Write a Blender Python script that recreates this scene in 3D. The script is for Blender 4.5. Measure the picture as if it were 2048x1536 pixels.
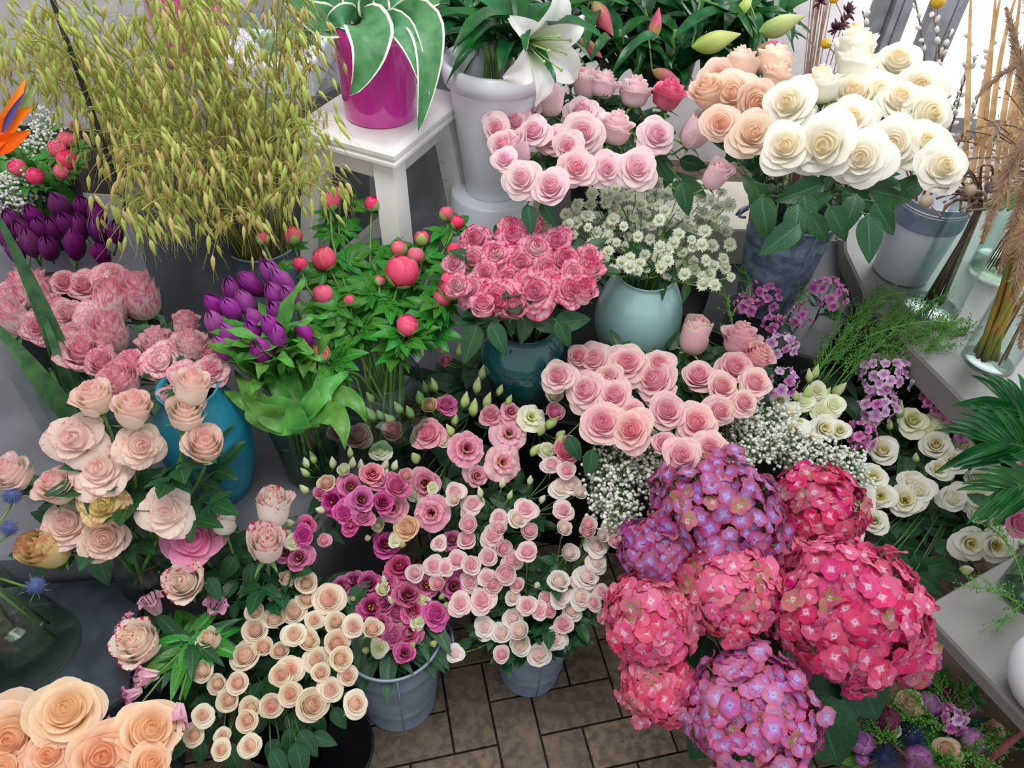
import bpy, math, random
from math import sin, cos, pi, sqrt, atan2, radians
from mathutils import Vector as V, Matrix as M, noise
for o in list(bpy.data.objects): bpy.data.objects.remove(o, do_unlink=True)
S = bpy.context.scene; COL = S.collection
# ---------------------------------------------------------------- camera
CH, FPX = 1.6, 1537.0
_p, _r = radians(44), radians(3.2)
CF = V((0, cos(_p), -sin(_p))); _U0 = V((0, sin(_p), cos(_p))); _R0 = V((1, 0, 0))
CR = _R0*cos(_r) + _U0*sin(_r); CU = -_R0*sin(_r) + _U0*cos(_r)
CAM = V((0, 0, CH))
cd = bpy.data.cameras.new('camera'); cd.sensor_width = 36; cd.lens = FPX/2048*36; cd.clip_start = .02
cam = bpy.data.objects.new('camera', cd); COL.objects.link(cam)
cam.matrix_world = M((( CR.x, CU.x, -CF.x, CAM.x), (CR.y, CU.y, -CF.y, CAM.y), (CR.z, CU.z, -CF.z, CAM.z), (0,0,0,1)))
S.camera = cam
def ray(px, py): return CF + CR*((px-1024)/FPX) - CU*((py-768)/FPX)
def at(px, py, z):
    d = ray(px, py); return CAM + d*((z-CH)/d.z)
def atd(px, py, d): return CAM + ray(px, py)*d
def aty(px, py, y):
    d = ray(px, py); return CAM + d*(y/d.y)
def proj(p):
    q = p-CAM; d = q.dot(CF); return (1024+FPX*q.dot(CR)/d, 768-FPX*q.dot(CU)/d, d)
# ---------------------------------------------------------------- world and light
S.view_settings.view_transform = 'Standard'; S.view_settings.look = 'None'
S.view_settings.gamma = 1; S.view_settings.use_curve_mapping = False
S.view_settings.exposure = 0.0
w = bpy.data.worlds.new('daylight'); S.world = w; w.use_nodes = True
bg = w.node_tree.nodes['Background']; bg.inputs[0].default_value = (.93, .96, 1, 1); bg.inputs[1].default_value = .85
def area(name, loc, target, sx, sy, power, col=(1,1,1)):
    l = bpy.data.lights.new(name, 'AREA'); l.shape = 'RECTANGLE'; l.size = sx; l.size_y = sy; l.energy = power; l.color = col
    o = bpy.data.objects.new(name, l); COL.objects.link(o); o.location = loc
    o.rotation_euler = (V(target)-V(loc)).to_track_quat('-Z', 'Y').to_euler(); return o
area('ceiling_light', (-.2, .55, 3.1), (0, 1.1, .5), 1.5, .9, 44, (1, .98, .95))
area('window_light', (1.9, 2.3, 2.1), (.3, 1.1, .6), 1.3, 1.5, 40, (.95, .98, 1))
cy = S.cycles; cy.max_bounces = 8; cy.transparent_max_bounces = 28; cy.transmission_bounces = 8
cy.caustics_reflective = False; cy.caustics_refractive = False
# ---------------------------------------------------------------- mesh helpers
RND = random.Random(11)
class MB:
    def __init__(s): s.v = []; s.f = []; s.a = []
    def add(s, vs, fs, at=None):
        n = len(s.v); s.v += [tuple(p) for p in vs]; s.f += [tuple(i+n for i in f) for f in fs]
        s.a += at if at else [(0.,0.,0.,0.)]*len(vs)
        return s
    def merge(s, o, mat=None, a=None):
        vs = [tuple(mat @ V(p)) for p in o.v] if mat else o.v
        return s.add(vs, o.f, [a]*len(o.v) if a else list(o.a))
    def grid(s, fn, nu, nv, at=None, close=False):
        vs, fs, ats = [], [], []
        for j in range(nv+1):
            for i in range(nu+(0 if close else 1)):
                vs.append(fn(i/nu, j/nv)); ats.append(at(i/nu, j/nv) if at else (0.,0.,0.,0.))
        m = nu if close else nu+1
        for j in range(nv):
            for i in range(nu):
                k = (i+1) % m if close else i+1
                fs.append((j*m+i, j*m+k, (j+1)*m+k, (j+1)*m+i))
        return s.add(vs, fs, ats)
    def tube(s, pts, r, k=6, a=None, cap=True):
        pts = [V(p) for p in pts]; n = len(pts); rr = r if isinstance(r, (list, tuple)) else [r]*n
        d = (pts[1]-pts[0]).normalized(); x = d.orthogonal().normalized(); vs = []; fs = []
        for i, p in enumerate(pts):
            t = (pts[min(i+1, n-1)]-pts[max(i-1, 0)])
            if t.length > 1e-9: t.normalize()
            x = (x-t*x.dot(t)); x = x.normalized() if x.length > 1e-6 else t.orthogonal().normalized()
            y = t.cross(x)
            for j in range(k): q = 2*pi*j/k; vs.append(p+(x*cos(q)+y*sin(q))*rr[i])
        for i in range(n-1):
            for j in range(k): fs.append((i*k+j, i*k+(j+1) % k, (i+1)*k+(j+1) % k, (i+1)*k+j))
        if cap: fs += [tuple(range(k))[::-1], tuple((n-1)*k+j for j in range(k))]
        return s.add(vs, fs, [a]*len(vs) if a else None)
    def lathe(s, prof, k=48, a=None):
        vs = []; fs = []
        for r, z in prof:
            for j in range(k): q = 2*pi*j/k; vs.append((r*cos(q), r*sin(q), z))
        for i in range(len(prof)-1):
            for j in range(k): fs.append((i*k+j, i*k+(j+1) % k, (i+1)*k+(j+1) % k, (i+1)*k+j))
        return s.add(vs, fs, [a]*len(vs) if a else None)
    def ball(s, c, r, k=8, m=6, a=None, sz=1):
        c = V(c)
        return s.grid(lambda u, v: c+V((r*sin(pi*v)*cos(2*pi*u), r*sin(pi*v)*sin(2*pi*u), -r*sz*cos(pi*v))), k, m, (lambda u, v: a) if a else None, close=True)
    def box(s, c, sx, sy, sz, R=None):
        vs = []
        for i in (-.5, .5):
            for j in (-.5, .5):
                for k in (-.5, .5):
                    p = V((i*sx, j*sy, k*sz)); vs.append(V(c)+(R @ p if R else p))
        return s.add(vs, [(0,1,3,2),(4,6,7,5),(0,4,5,1),(2,3,7,6),(0,2,6,4),(1,5,7,3)])
    def mesh(s, name, smooth=True, attr=True):
        me = bpy.data.meshes.new(name); me.from_pydata(s.v, [], s.f); me.update()
        if smooth: me.shade_smooth()
        if attr:
            c = me.attributes.new('pc', 'FLOAT_COLOR', 'POINT')
            c.data.foreach_set('color', [x for t in s.a for x in t])
        me.materials.append(None); return me
def part(name, me, mat, parent=None, mw=None, label=None):
    """one mesh object; mw is relative to the parent"""
    if isinstance(me, MB): me = me.mesh(name)
    o = bpy.data.objects.new(name, me); COL.objects.link(o)
    o.material_slots[0].link = 'OBJECT'; o.material_slots[0].material = mat
    if parent: o.parent = parent
    if mw is not None: o.matrix_basis = mw
    if label: o['label'] = label
    return o
def tag(o, label, cat, group=None, kind=None):
    if label: o['label'] = label; o['category'] = cat
    if group: o['group'] = group
    if kind: o['kind'] = kind
    return o
def empty(name, loc, label=None, cat=None, group=None):
    o = bpy.data.objects.new(name, None); COL.objects.link(o); o.location = loc; o.empty_display_size = .02
    return tag(o, label, cat, group)
def struct(name, me, mat, mw=None):
    o = part(name, me, mat, None, mw); o['kind'] = 'structure'; return o
def frame(p, axis, spin=0, s=1, sz=None):
    """matrix that puts local +Z along axis at p"""
    q = V(axis).normalized().to_track_quat('Z', 'Y')
    return M.Translation(p) @ q.to_matrix().to_4x4() @ M.Rotation(spin, 4, 'Z') @ M.Diagonal((s, s, sz or s, 1))
def bez(a, b, c, n=6):
    a, b, c = V(a), V(b), V(c); return [a*(1-t)**2+b*2*t*(1-t)+c*t*t for t in [i/n for i in range(n+1)]]
# ---------------------------------------------------------------- materials
def nt(name):
    m = bpy.data.materials.new(name); m.use_nodes = True; t = m.node_tree
    return m, t, t.nodes['Principled BSDF']
class N:
    def __init__(s, t): s.t = t
    def n(s, typ, **k):
        x = s.t.nodes.new(typ)
        for a, b in k.items(): setattr(x, a, b)
        return x
    def link(s, a, b): s.t.links.new(a, b)
    def put(s, inp, v):
        if hasattr(v, 'links') or hasattr(v, 'is_linked'): s.link(v, inp)
        else:
            if isinstance(v, (tuple, list)) and len(v) == 3 and inp.type == 'RGBA': v = (*v, 1)
            inp.default_value = v
    def math(s, op, a, b=0.0, c=0.0, clamp=False):
        x = s.n('ShaderNodeMath', operation=op, use_clamp=clamp); s.put(x.inputs[0], a); s.put(x.inputs[1], b)
        if op in ('MULTIPLY_ADD',): s.put(x.inputs[2], c)
        return x.outputs[0]
    def mix(s, f, a, b, mode='MIX'):
        x = s.n('ShaderNodeMix', data_type='RGBA', blend_type=mode); s.put(x.inputs[0], f); s.put(x.inputs[6], a); s.put(x.inputs[7], b); return x.outputs[2]
    def step(s, v, a, b, lo=0., hi=1.):
        x = s.n('ShaderNodeMapRange', interpolation_type='SMOOTHSTEP'); s.put(x.inputs[0], v)
        for i, q in ((1, a), (2, b), (3, lo), (4, hi)): s.put(x.inputs[i], q)
        return x.outputs[0]
    def noise(s, vec, sc, det=2, dist=0.):
        x = s.n('ShaderNodeTexNoise'); x.inputs['Scale'].default_value = sc; x.inputs['Detail'].default_value = det; x.inputs['Distortion'].default_value = dist
        if vec is not None: s.link(vec, x.inputs['Vector'])
        return x.outputs['Fac']
    def obj(s): return s.n('ShaderNodeTexCoord').outputs['Object']
    def rand(s): return s.n('ShaderNodeObjectInfo').outputs['Random']
    def bump(s, h, st=.3, d=.01):
        x = s.n('ShaderNodeBump'); x.inputs['Strength'].default_value = st; x.inputs['Distance'].default_value = d; s.link(h, x.inputs['Height']); return x.outputs[0]
    def vec(s, a, b, c):
        x = s.n('ShaderNodeCombineXYZ'); s.put(x.inputs[0], a); s.put(x.inputs[1], b); s.put(x.inputs[2], c); return x.outputs[0]
def hx(h):
    h = h.lstrip('#'); c = [int(h[i:i+2], 16)/255 for i in (0, 2, 4)]
    return tuple(x/12.92 if x <= .04045 else ((x+.055)/1.055)**2.4 for x in c)
def petal_mat(name, inner, outer, base=None, edge=None, e0=.8, e1=1., streak=None, sk=.5, trans=.38, hv=.03, vv=.12, deep=None, rough=.5, b1=.62, n0=.47, ns=1.):
    """pc = (layer 0 inner..1 outer, v along the petal, u across, random per petal)"""
    m, t, p = nt(name); n = N(t)
    at = n.n('ShaderNodeAttribute', attribute_name='pc'); sp = n.n('ShaderNodeSeparateColor'); n.link(at.outputs['Color'], sp.inputs[0])
    L, v, u = sp.outputs[0], sp.outputs[1], sp.outputs[2]; r = at.outputs['Alpha']; rd = n.rand()
    c = n.mix(n.step(L, -.05, .6), hx(inner), hx(outer))
    uv = n.vec(n.math('MULTIPLY', u, 9.0), n.math('MULTIPLY', v, 2.2), n.math('ADD', n.math('MULTIPLY', r, 37.0), n.math('MULTIPLY', rd, 19.0)))
    nz = n.noise(uv, 1.6*ns, 3, .6)
    if base: c = n.mix(n.step(v, .05, b1, 1, 0), c, hx(base))
    if streak: c = n.mix(n.math('MULTIPLY', n.step(nz, n0, n0+.09), sk), c, hx(streak))
    if edge: c = n.mix(n.step(n.math('ADD', v, n.math('MULTIPLY', n.math('SUBTRACT', nz, .5), .5)), e0, e1), c, hx(edge))
    if deep: c = n.mix(n.math('MULTIPLY', n.step(v, .2, .72, 1, 0), n.step(L, .1, .8, 1, 0)), c, hx(deep))
    h = n.n('ShaderNodeHueSaturation'); n.link(c, h.inputs['Color'])
    n.link(n.math('ADD', n.math('MULTIPLY', rd, hv), .5-hv/2), h.inputs['Hue'])
    rr = n.math('FRACT', n.math('MULTIPLY', rd, 7.31))
    n.link(n.math('ADD', n.math('MULTIPLY', rr, vv), 1-vv/2), h.inputs['Value'])
    rs = n.math('FRACT', n.math('MULTIPLY', rd, 13.7)); n.link(n.math('ADD', n.math('MULTIPLY', rs, .22), .88), h.inputs['Saturation'])
    c = h.outputs[0]
    n.put(p.inputs['Base Color'], c); p.inputs['Roughness'].default_value = rough; p.inputs['Specular IOR Level'].default_value = .25
    nb = n.noise(n.vec(n.math('MULTIPLY', u, 34.), n.math('MULTIPLY', v, 3.), n.math('MULTIPLY', r, 37.)), 1.4, 2)
    n.link(n.bump(nb, .18, .004), p.inputs['Normal'])
    tr = n.n('ShaderNodeBsdfTranslucent'); n.link(c, tr.inputs[0]); mx = n.n('ShaderNodeMixShader'); mx.inputs[0].default_value = trans
    n.link(p.outputs[0], mx.inputs[1]); n.link(tr.outputs[0], mx.inputs[2]); n.link(mx.outputs[0], t.nodes['Material Output'].inputs[0])
    return m
def leaf_mat(name, c0, c1, vein=None, rough=.42, trans=.15, edge=None, e0=.86, vv=.3):
    """pc = (0, v along, |u| across, random)"""
    m, t, p = nt(name); n = N(t)
    at = n.n('ShaderNodeAttribute', attribute_name='pc'); sp = n.n('ShaderNodeSeparateColor'); n.link(at.outputs['Color'], sp.inputs[0])
    v, u = sp.outputs[1], sp.outputs[2]; r = at.outputs['Alpha']; rd = n.rand()
    nz = n.noise(n.obj(), 40, 3); c = n.mix(n.step(nz, .3, .7), hx(c0), hx(c1))
    ln = n.math('SINE', n.math('ADD', n.math('MULTIPLY', v, 62.), n.math('MULTIPLY', u, -16.)))
    if vein:
        k = n.math('MAXIMUM', n.step(u, .02, .07, 1, 0), n.math('MULTIPLY', n.step(ln, .9, 1.), .14)); c = n.mix(n.math('MULTIPLY', k, .45), c, hx(vein))
    if edge: c = n.mix(n.step(u, e0, e0+.05), c, hx(edge))
    h = n.n('ShaderNodeHueSaturation'); n.link(c, h.inputs['Color'])
    q = n.math('FRACT', n.math('ADD', n.math('MULTIPLY', rd, 5.3), r))
    n.link(n.math('ADD', n.math('MULTIPLY', q, vv), 1-vv/2), h.inputs['Value']); n.link(n.math('ADD', n.math('MULTIPLY', q, .04), .48), h.inputs['Hue'])
    n.link(h.outputs[0], p.inputs['Base Color']); p.inputs['Roughness'].default_value = rough; p.inputs['Specular IOR Level'].default_value = .4
    n.link(n.bump(ln, .05, .001), p.inputs['Normal'])
    tr = n.n('ShaderNodeBsdfTranslucent'); n.link(h.outputs[0], tr.inputs[0]); mx = n.n('ShaderNodeMixShader'); mx.inputs[0].default_value = trans
    n.link(p.outputs[0], mx.inputs[1]); n.link(tr.outputs[0], mx.inputs[2]); n.link(mx.outputs[0], t.nodes['Material Output'].inputs[0])
    return m
def plain(name, c, rough=.5, c2=None, sc=20, metal=0, bump=0, coat=0, vv=0, trans=0, det=4, dist=0, spec=.5):
    m, t, p = nt(name); n = N(t); col = hx(c); nz = None
    if c2 or bump: nz = n.noise(n.obj(), sc, det, dist)
    cc = n.mix(n.step(nz, .35, .65), hx(c), hx(c2)) if c2 else None
    if vv:
        h = n.n('ShaderNodeHueSaturation'); n.put(h.inputs['Color'], cc if cc else (*hx(c), 1)); rd = n.rand()
        n.link(n.math('ADD', n.math('MULTIPLY', rd, vv), 1-vv/2), h.inputs['Value']); cc = h.outputs[0]
    if cc: n.link(cc, p.inputs['Base Color'])
    else: p.inputs['Base Color'].default_value = (*col, 1)
    p.inputs['Roughness'].default_value = rough; p.inputs['Metallic'].default_value = metal; p.inputs['Coat Weight'].default_value = coat
    p.inputs['Specular IOR Level'].default_value = spec
    if bump: n.link(n.bump(nz, bump, .005), p.inputs['Normal'])
    if trans:
        tr = n.n('ShaderNodeBsdfTranslucent'); n.put(tr.inputs[0], cc if cc else (*col, 1)); mx = n.n('ShaderNodeMixShader'); mx.inputs[0].default_value = trans
        n.link(p.outputs[0], mx.inputs[1]); n.link(tr.outputs[0], mx.inputs[2]); n.link(mx.outputs[0], t.nodes['Material Output'].inputs[0])
    return m
def glass(name, c='#ffffff', rough=.02, ior=1.5):
    """thin clear glass: see-through with a mirror sheen that grows at grazing angles"""
    m, t, p = nt(name); n = N(t); lw = n.n('ShaderNodeLayerWeight'); lw.inputs[0].default_value = .5
    a = n.n('ShaderNodeBsdfTransparent'); n.link(n.mix(n.math('POWER', lw.outputs['Facing'], 3.), hx(c), tuple(x*.8 for x in hx(c))), a.inputs[0])
    g = n.n('ShaderNodeBsdfGlossy'); g.inputs['Roughness'].default_value = rough; mx = n.n('ShaderNodeMixShader'); n.link(n.math('ADD', n.math('MULTIPLY', n.math('POWER', lw.outputs['Facing'], 4.), .55), .03*ior/1.5), mx.inputs[0])
    n.link(a.outputs[0], mx.inputs[1]); n.link(g.outputs[0], mx.inputs[2]); n.link(mx.outputs[0], t.nodes['Material Output'].inputs[0]); return m
# ---------------------------------------------------------------- flower meshes (unit diameter, base at origin, facing +Z)
def bezp(P, t):
    a = (1-t); return (a*a*a*P[0][0]+3*a*a*t*P[1][0]+3*a*t*t*P[2][0]+t**3*P[3][0], a*a*a*P[0][1]+3*a*a*t*P[1][1]+3*a*t*t*P[2][1]+t**3*P[3][1])
def rose_mb(seed, n=24, op=.6, H=.62, nu=8, nv=7, ruf=.014, cup=.0, flat=0., tight=.8, point=.0, wid=1., hole=0., vee=.75):
    R = random.Random(seed); b = MB(); ph = R.random()*6; hs = H-.03; w_ = .17+.10*op
    if hole == 0: b.lathe([(0, hs*.93), (.05, hs*.91), (w_*.6, hs*.82), (w_*.95, hs*.62), (w_*1.15, hs*.4), (w_, .12), (.06, .02)], 14, (.25, .62, .5, .5))  # solid core added inside the petals so their gaps stay light
    for i in range(n):
        t = i/(n-1); ph += 2.4+R.uniform(-.25, .25)
        rr = .028+hole+(.40-hole)*t**tight*(.62+.38*op); hh = H*(1-.12*R.random()*t) - .36*op*t**1.3 + .05*(1-t)**2
        cu = (t**1.4)*op*R.uniform(.7, 1.15); lean = .035*t
        m_ = vee*min(1, 1.5-1.1*t) if t > .15 else 0; P = ((.05, .0+.02*(1-t)), (rr*(1.05-.45*m_)+.09*t, .0), (rr*(1.04-.22*cu-.34*m_)+.02, hh*.60), (rr+lean+.10*cu+.02*m_, hh))
        w = min(2.3, wid*(.30+.22*t)/max(rr, .10)); k1, k2, k3 = R.random()*6, R.random()*6, R.random(); asym = R.uniform(-.08, .08)
        fl = .21*cu; nn = nu if t > .3 else nu+2
        def fn(u, v, P=P, w=w, ph=ph, cu=cu, t=t, k1=k1, k2=k2, fl=fl, asym=asym, rr=rr):
            x = u*2-1; ax = abs(x); top = 1-.20*ax**2.6-(.012*sin(x*7+k1)*ruf/.014)*t
            vv = v*top; r, z = bezp(P, vv)
            s = .42+.58*min(1, v/.55)**.8 if v < .55 else 1-.16*((v-.55)/.45)**2
            if v > .7:
                q = (v-.7)/.3; e = q*q*(1-.35*ax*ax)
                r += fl*e*.62; z -= fl*e*.85; r += point*q*q*max(0, 1-ax*1.6)*.10
            ang = ph+x*w*s+asym*v
            r *= 1+.10*x*(1-.5*t)
            if hole == 0: r *= 1-.35*(1-t)**2*vv**3
            r += ruf*t*v*sin(x*5+k1)+.010*sin(v*5+k2)*t; z += ruf*1.2*v*t*sin(x*7+k2)
            return (r*cos(ang), r*sin(ang), z)
        b.grid(fn, nn, nv, lambda u, v, t=t, k3=k3: (t, v, u, k3))
    return b
def sepals_mb(n=5, L=.5, seed=0, r0=.07, up=-.1):
    R = random.Random(seed); b = MB()
    b.lathe([(.0, -.10), (.045, -.09), (.075, -.04), (.08, 0), (.06, .04)], 8)
    for i in range(n):
        a = 2*pi*i/n+R.uniform(-.2, .2); l = L*R.uniform(.8, 1.2); dr = up+R.uniform(-.15, .2)
        def fn(u, v, a=a, l=l, dr=dr):
            x = (u-.5)*.15*(1-v)**.8*(.5+v*2.2 if v < .25 else 1); r = r0+l*v*.75; z = -.01+l*dr*v*v*1.6+l*.12*v
            return (r*cos(a)-x*sin(a), r*sin(a)+x*cos(a), z-abs(u-.5)*-.04)
        b.grid(fn, 2, 5, lambda u, v: (0, v, abs(u-.5)*2, .3))
    return b
def leaf_mb(L=1., W=.5, nu=6, nv=9, fold=.12, droop=.25, wave=.02, sharp=1.5, seed=0, b=None, mat=None, teeth=0.):
    R = random.Random(seed); b = b or MB(); k = R.random()*6; rr = R.random()
    def fn(u, v):
        x = u*2-1; wv = W*.5*(sin(pi*min(1, v**.8))**.75)*(1-v**6*.3) if sharp < 1 else W*.5*sin(pi*v**.72)**(.8)*(1-.25*v)
        if teeth and abs(x) > .99: wv *= 1+teeth*(1 if int(round(v*nv)) % 2 else -1)
        z = fold*abs(x)*wv*1.4-droop*v*v*L+wave*sin(v*9+k+x*2)*L*abs(x)
        p = V((x*wv, v*L*(1-droop*.25*v), z)); return mat @ p if mat else p
    return b.grid(fn, nu, nv, lambda u, v: (0, v, abs(u*2-1), rr))
def compound_leaf(seed, teeth=.06):
    R = random.Random(seed); b = MB()
    b.tube([(0, 0, 0), (0, .35, .03), (0, .62, 0)], [.012, .01, .008], 4)
    for (y, side, l) in ((.28, 1, .34), (.28, -1, .34), (.52, 1, .40), (.52, -1, .40), (.62, 0, .5)):
        m = M.Translation((0, y, .02)) @ M.Rotation(-side*R.uniform(1., 1.3), 4, 'Z') @ M.Rotation(R.uniform(-.2, .2), 4, 'Y') @ M.Rotation(R.uniform(-.3, .15), 4, 'X')
        leaf_mb(l, l*.62, 6, 10, .15, .12, .012, seed=seed*7+int(y*100)+side, b=b, mat=m, teeth=teeth, sharp=2)
    return b
def tulip_mb(seed, op=.1):
    R = random.Random(seed); b = MB()
    for i in range(6):
        ly = i//3; a0 = i*2*pi/3+(pi/3 if ly else 0)+R.uniform(-.1, .1); k = R.random(); hh = R.uniform(.92, 1.05)
        def fn(u, v, a0=a0, ly=ly, k=k, hh=hh):
            x = u*2-1; top = 1-.34*abs(x)**1.8; vv = v*top; r = (.04+.36*sin(pi*min(.95, .10+vv*.80))**.85)*(1.0 if ly else .93)*(1 if vv > .15 else .55+3*vv)-max(0, vv-.72)*.5*(1-op*3)+op*vv*vv*.2; r = max(r, .03)
            w = .74*(sin(pi*min(1, .16+v*.60))**.5); a = a0+x*w*(1.25 if ly else 1.15)
            return (r*cos(a)*(1+.06*(1-abs(x))), r*sin(a)*(1+.06*(1-abs(x))), vv*1.28*hh)
        b.grid(fn, 8, 9, lambda u, v, k=k: (1., v, u, k))
    return b
def peonybud_mb(seed, n=9):
    R = random.Random(seed); b = MB()
    b.ball((0, 0, .46), .44, 12, 8, (0., .5, .5, .2))
    for i in range(n):
        a0 = i*2.4; t = i/(n-1); k = R.random(); w = R.uniform(.55, .85); tp = R.uniform(.78, 1.02)
        def fn(u, v, a0=a0, t=t, w=w, tp=tp, k=k):
            x = u*2-1; th = pi*(.06+.86*tp*v*(1-.14*abs(x)**2.5)); r = .455+.035*t+.012*sin(x*6+k*9)*v; s = sin(pi*min(.93, .2+v*.62))**.5
            a = a0+x*w*s*1.25; rh = r*sin(th)
            return (rh*cos(a), rh*sin(a), .46-r*1.0*cos(th))
        b.grid(fn, 6, 8, lambda u, v, t=t, k=k: (t, v, u, k))
    return b
def calyx_mb(seed, cov=.45, n=4, r=.5):
    R = random.Random(seed); b = MB()
    for i in range(n):
        a0 = i*2*pi/n+R.uniform(-.3, .3); w = R.uniform(.6, .9); c = cov*R.uniform(.7, 1.25)
        def fn(u, v, a0=a0, w=w, c=c):
            x = u*2-1; th = pi*c*v*(1-.3*x*x)+.02; rh = (r+.02)*sin(th); s = .5+.5*sin(pi*min(.8, v*.8)); a = a0+x*w*s
            return (rh*cos(a), rh*sin(a), .46-(r+.02)*cos(th))
        b.grid(fn, 5, 5, lambda u, v: (0, v, .5, .3))
    return b
def open_mb(seed, n=6, op=.8, ruf=.05, H=.45, rows=2):
    """lisianthus: ruffled cup with a wide open throat"""
    R = random.Random(seed); b = MB()
    for j in range(rows):
        for i in range(n):
            a0 = 2*pi*(i+.5*j)/n+R.uniform(-.15, .15); k = R.random()*9; o = op*(1-.3*j)*R.uniform(.85, 1.15)
            rr = .44*(1-.28*j)*(.6+.4*o); hh = H*(1.05-.3*o)+.06*j
            P = ((.03, 0), (.10, .20), (rr*.55, hh*.95), (rr, hh))
            def fn(u, v, a0=a0, k=k, P=P, j=j, o=o):
                x = u*2-1; vv = v*(1-.12*abs(x)**3); r, z = bezp(P, vv); s = sin(pi*min(.52, .14+v*.5))
                a = a0+x*s*(4.3/n); rf = ruf*v**2*sin(x*6+k)+ruf*.4*v**3*sin(x*17+k); q = max(0, v-.75)*4
                r += .045*q*o+rf*.15; z -= .05*q*q*o-rf
                return (r*cos(a), r*sin(a), z)
            b.grid(fn, 9, 7, lambda u, v, j=j, k=k: (1-.5*j, v, u, k/9))
    return b
def stamen_mb(seed, n=6, r=.09, h=.22, ball=.035):
    R = random.Random(seed); b = MB()
    for i in range(n):
        a = i*2*pi/n+R.random()*.5; p = (r*cos(a), r*sin(a), h*R.uniform(.9, 1.15))
        b.tube([(0, 0, .05), (p[0]*.6, p[1]*.6, h*.6), p], .008, 4); b.ball(p, ball, 6, 4, None, .7)
    return b
def budl_mb(seed):
    """closed twisted bud, unit length"""
    b = MB(); k = seed*1.3
    b.grid(lambda u, v: ((.02+.2*sin(pi*min(1, v**.75))**1.1*(1+.14*sin(u*2*pi*3+v*4+k)))*cos(2*pi*u), (.02+.2*sin(pi*min(1, v**.75))**1.1*(1+.14*sin(u*2*pi*3+v*4+k)))*sin(2*pi*u), v), 12, 8, lambda u, v: (.5, v, u, .5), close=True)
    return b
def floret4_mb(seed, n=4, cup=.10, w=.95, notch=0.):
    R = random.Random(seed); b = MB(); tw = R.uniform(-.1, .1)
    for i in range(n):
        a0 = 2*pi*i/n+R.uniform(-.12, .12); k = R.random(); sz = R.uniform(.86, 1.08); ti = R.uniform(-.10, .10)
        def fn(u, v, a0=a0, sz=sz, ti=ti):
            x = u*2-1; r = .02+.48*sz*v*(1-.10*abs(x)**3-max(0, notch)*(1-abs(x))*v**6); wd = .36*sz*w*(4/n)**.8*sin(pi*min(.80, .06+v*.80))**.8*((1-.9*v**2.5) if notch < 0 else 1)
            y = x*wd; z = cup*v*(1.2-v)+ti*v*x*.8+.07*x*x*v-.04*v*v+.02*sin(v*8+x*5)
            return (r*cos(a0)-y*sin(a0), r*sin(a0)+y*cos(a0), z)
        b.grid(fn, 5, 5, lambda u, v, k=k: (k, v, u, k))
    return b
def lily_mb(seed, op=1.):
    R = random.Random(seed); b = MB()
    for i in range(6):
        a0 = i*pi/3+R.uniform(-.08, .08); w = .17 if i % 2 else .12; bend = R.uniform(.8, 1.2)
        def fn(u, v, a0=a0, w=w, bend=bend):
            x = u*2-1; r = .03+.62*(v**1.3)*op*.8; z = .05+.42*sin(min(1, v*1.1)*pi*.55)-.30*bend*max(0, v-.45)**1.5*op
            y = x*w*sin(pi*(.10+v*.88))**.7; z += -.06*(1-abs(x))*sin(pi*v)+.012*sin(x*4+v*14)*v
            return (r*cos(a0)-y*sin(a0), r*sin(a0)+y*cos(a0), z)
        b.grid(fn, 8, 12, lambda u, v: (1., v, u, .5))
    return b
def spike_ball(seed, n=120, r=.3, L=.2, w=.02, up=-1.):
    R = random.Random(seed); b = MB(); b.ball((0, 0, 0), r, 12, 8, (0, 0, 0, 0))
    for i in range(n):
        z = 1-(i+.5)/n*(1-up); q = i*2.39996; s = sqrt(max(0, 1-z*z)); d = V((s*cos(q), s*sin(q), z)); o = d.orthogonal().normalized(); o2 = d.cross(o)
        l = L*R.uniform(.8, 1.15); c = d*r*.9; b.add([c+o*w, c-o*.5*w+o2*.87*w, c-o*.5*w-o2*.87*w, d*(r+l)], [(0, 1, 3), (1, 2, 3), (2, 0, 3)], [(1., 0, 0, 0)]*3+[(1., 1., 0, 0)])
    return b

def blade_mb(P, W, n=14, nu=4, fold=.15, up=None, wave=0., b=None, sharp=.7, base=.35):
    """long leaf along the points P (bezier through 3 or 4 control points), width W"""
    b = b or MB(); P = [V(p) for p in P]
    def cp(t):
        if len(P) == 3: return P[0]*(1-t)**2+P[1]*2*t*(1-t)+P[2]*t*t
        return P[0]*(1-t)**3+P[1]*3*t*(1-t)**2+P[2]*3*t*t*(1-t)+P[3]*t**3
    up = V(up) if up is not None else V((0, 0, 1)); fr = []
    for j in range(n+1):
        t = j/n; p = cp(t); d = (cp(min(1, t+.02))-cp(max(0, t-.02))).normalized(); x = d.cross(up)
        x = x.normalized() if x.length > .05 else d.orthogonal().normalized()
        if fr and x.dot(fr[-1][1]) < 0: x = -x
        fr.append((p, x, x.cross(d)))
    def fn(u, v):
        p, x, z = fr[int(round(v*n))]; q = u*2-1; w = W*.5*max(.0, (base+(1-base)*min(1, v/.4)))*(1-max(0, v-.4)/.6*1.0)**sharp if v > .4 else W*.5*(base+(1-base)*sin(pi/2*v/.4))
        return p+x*q*w+z*(abs(q)*w*fold*2+wave*sin(v*17+q*2)*abs(q))
    return b.grid(fn, nu, n, lambda u, v: (0, v, abs(u*2-1), .5))
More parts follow.
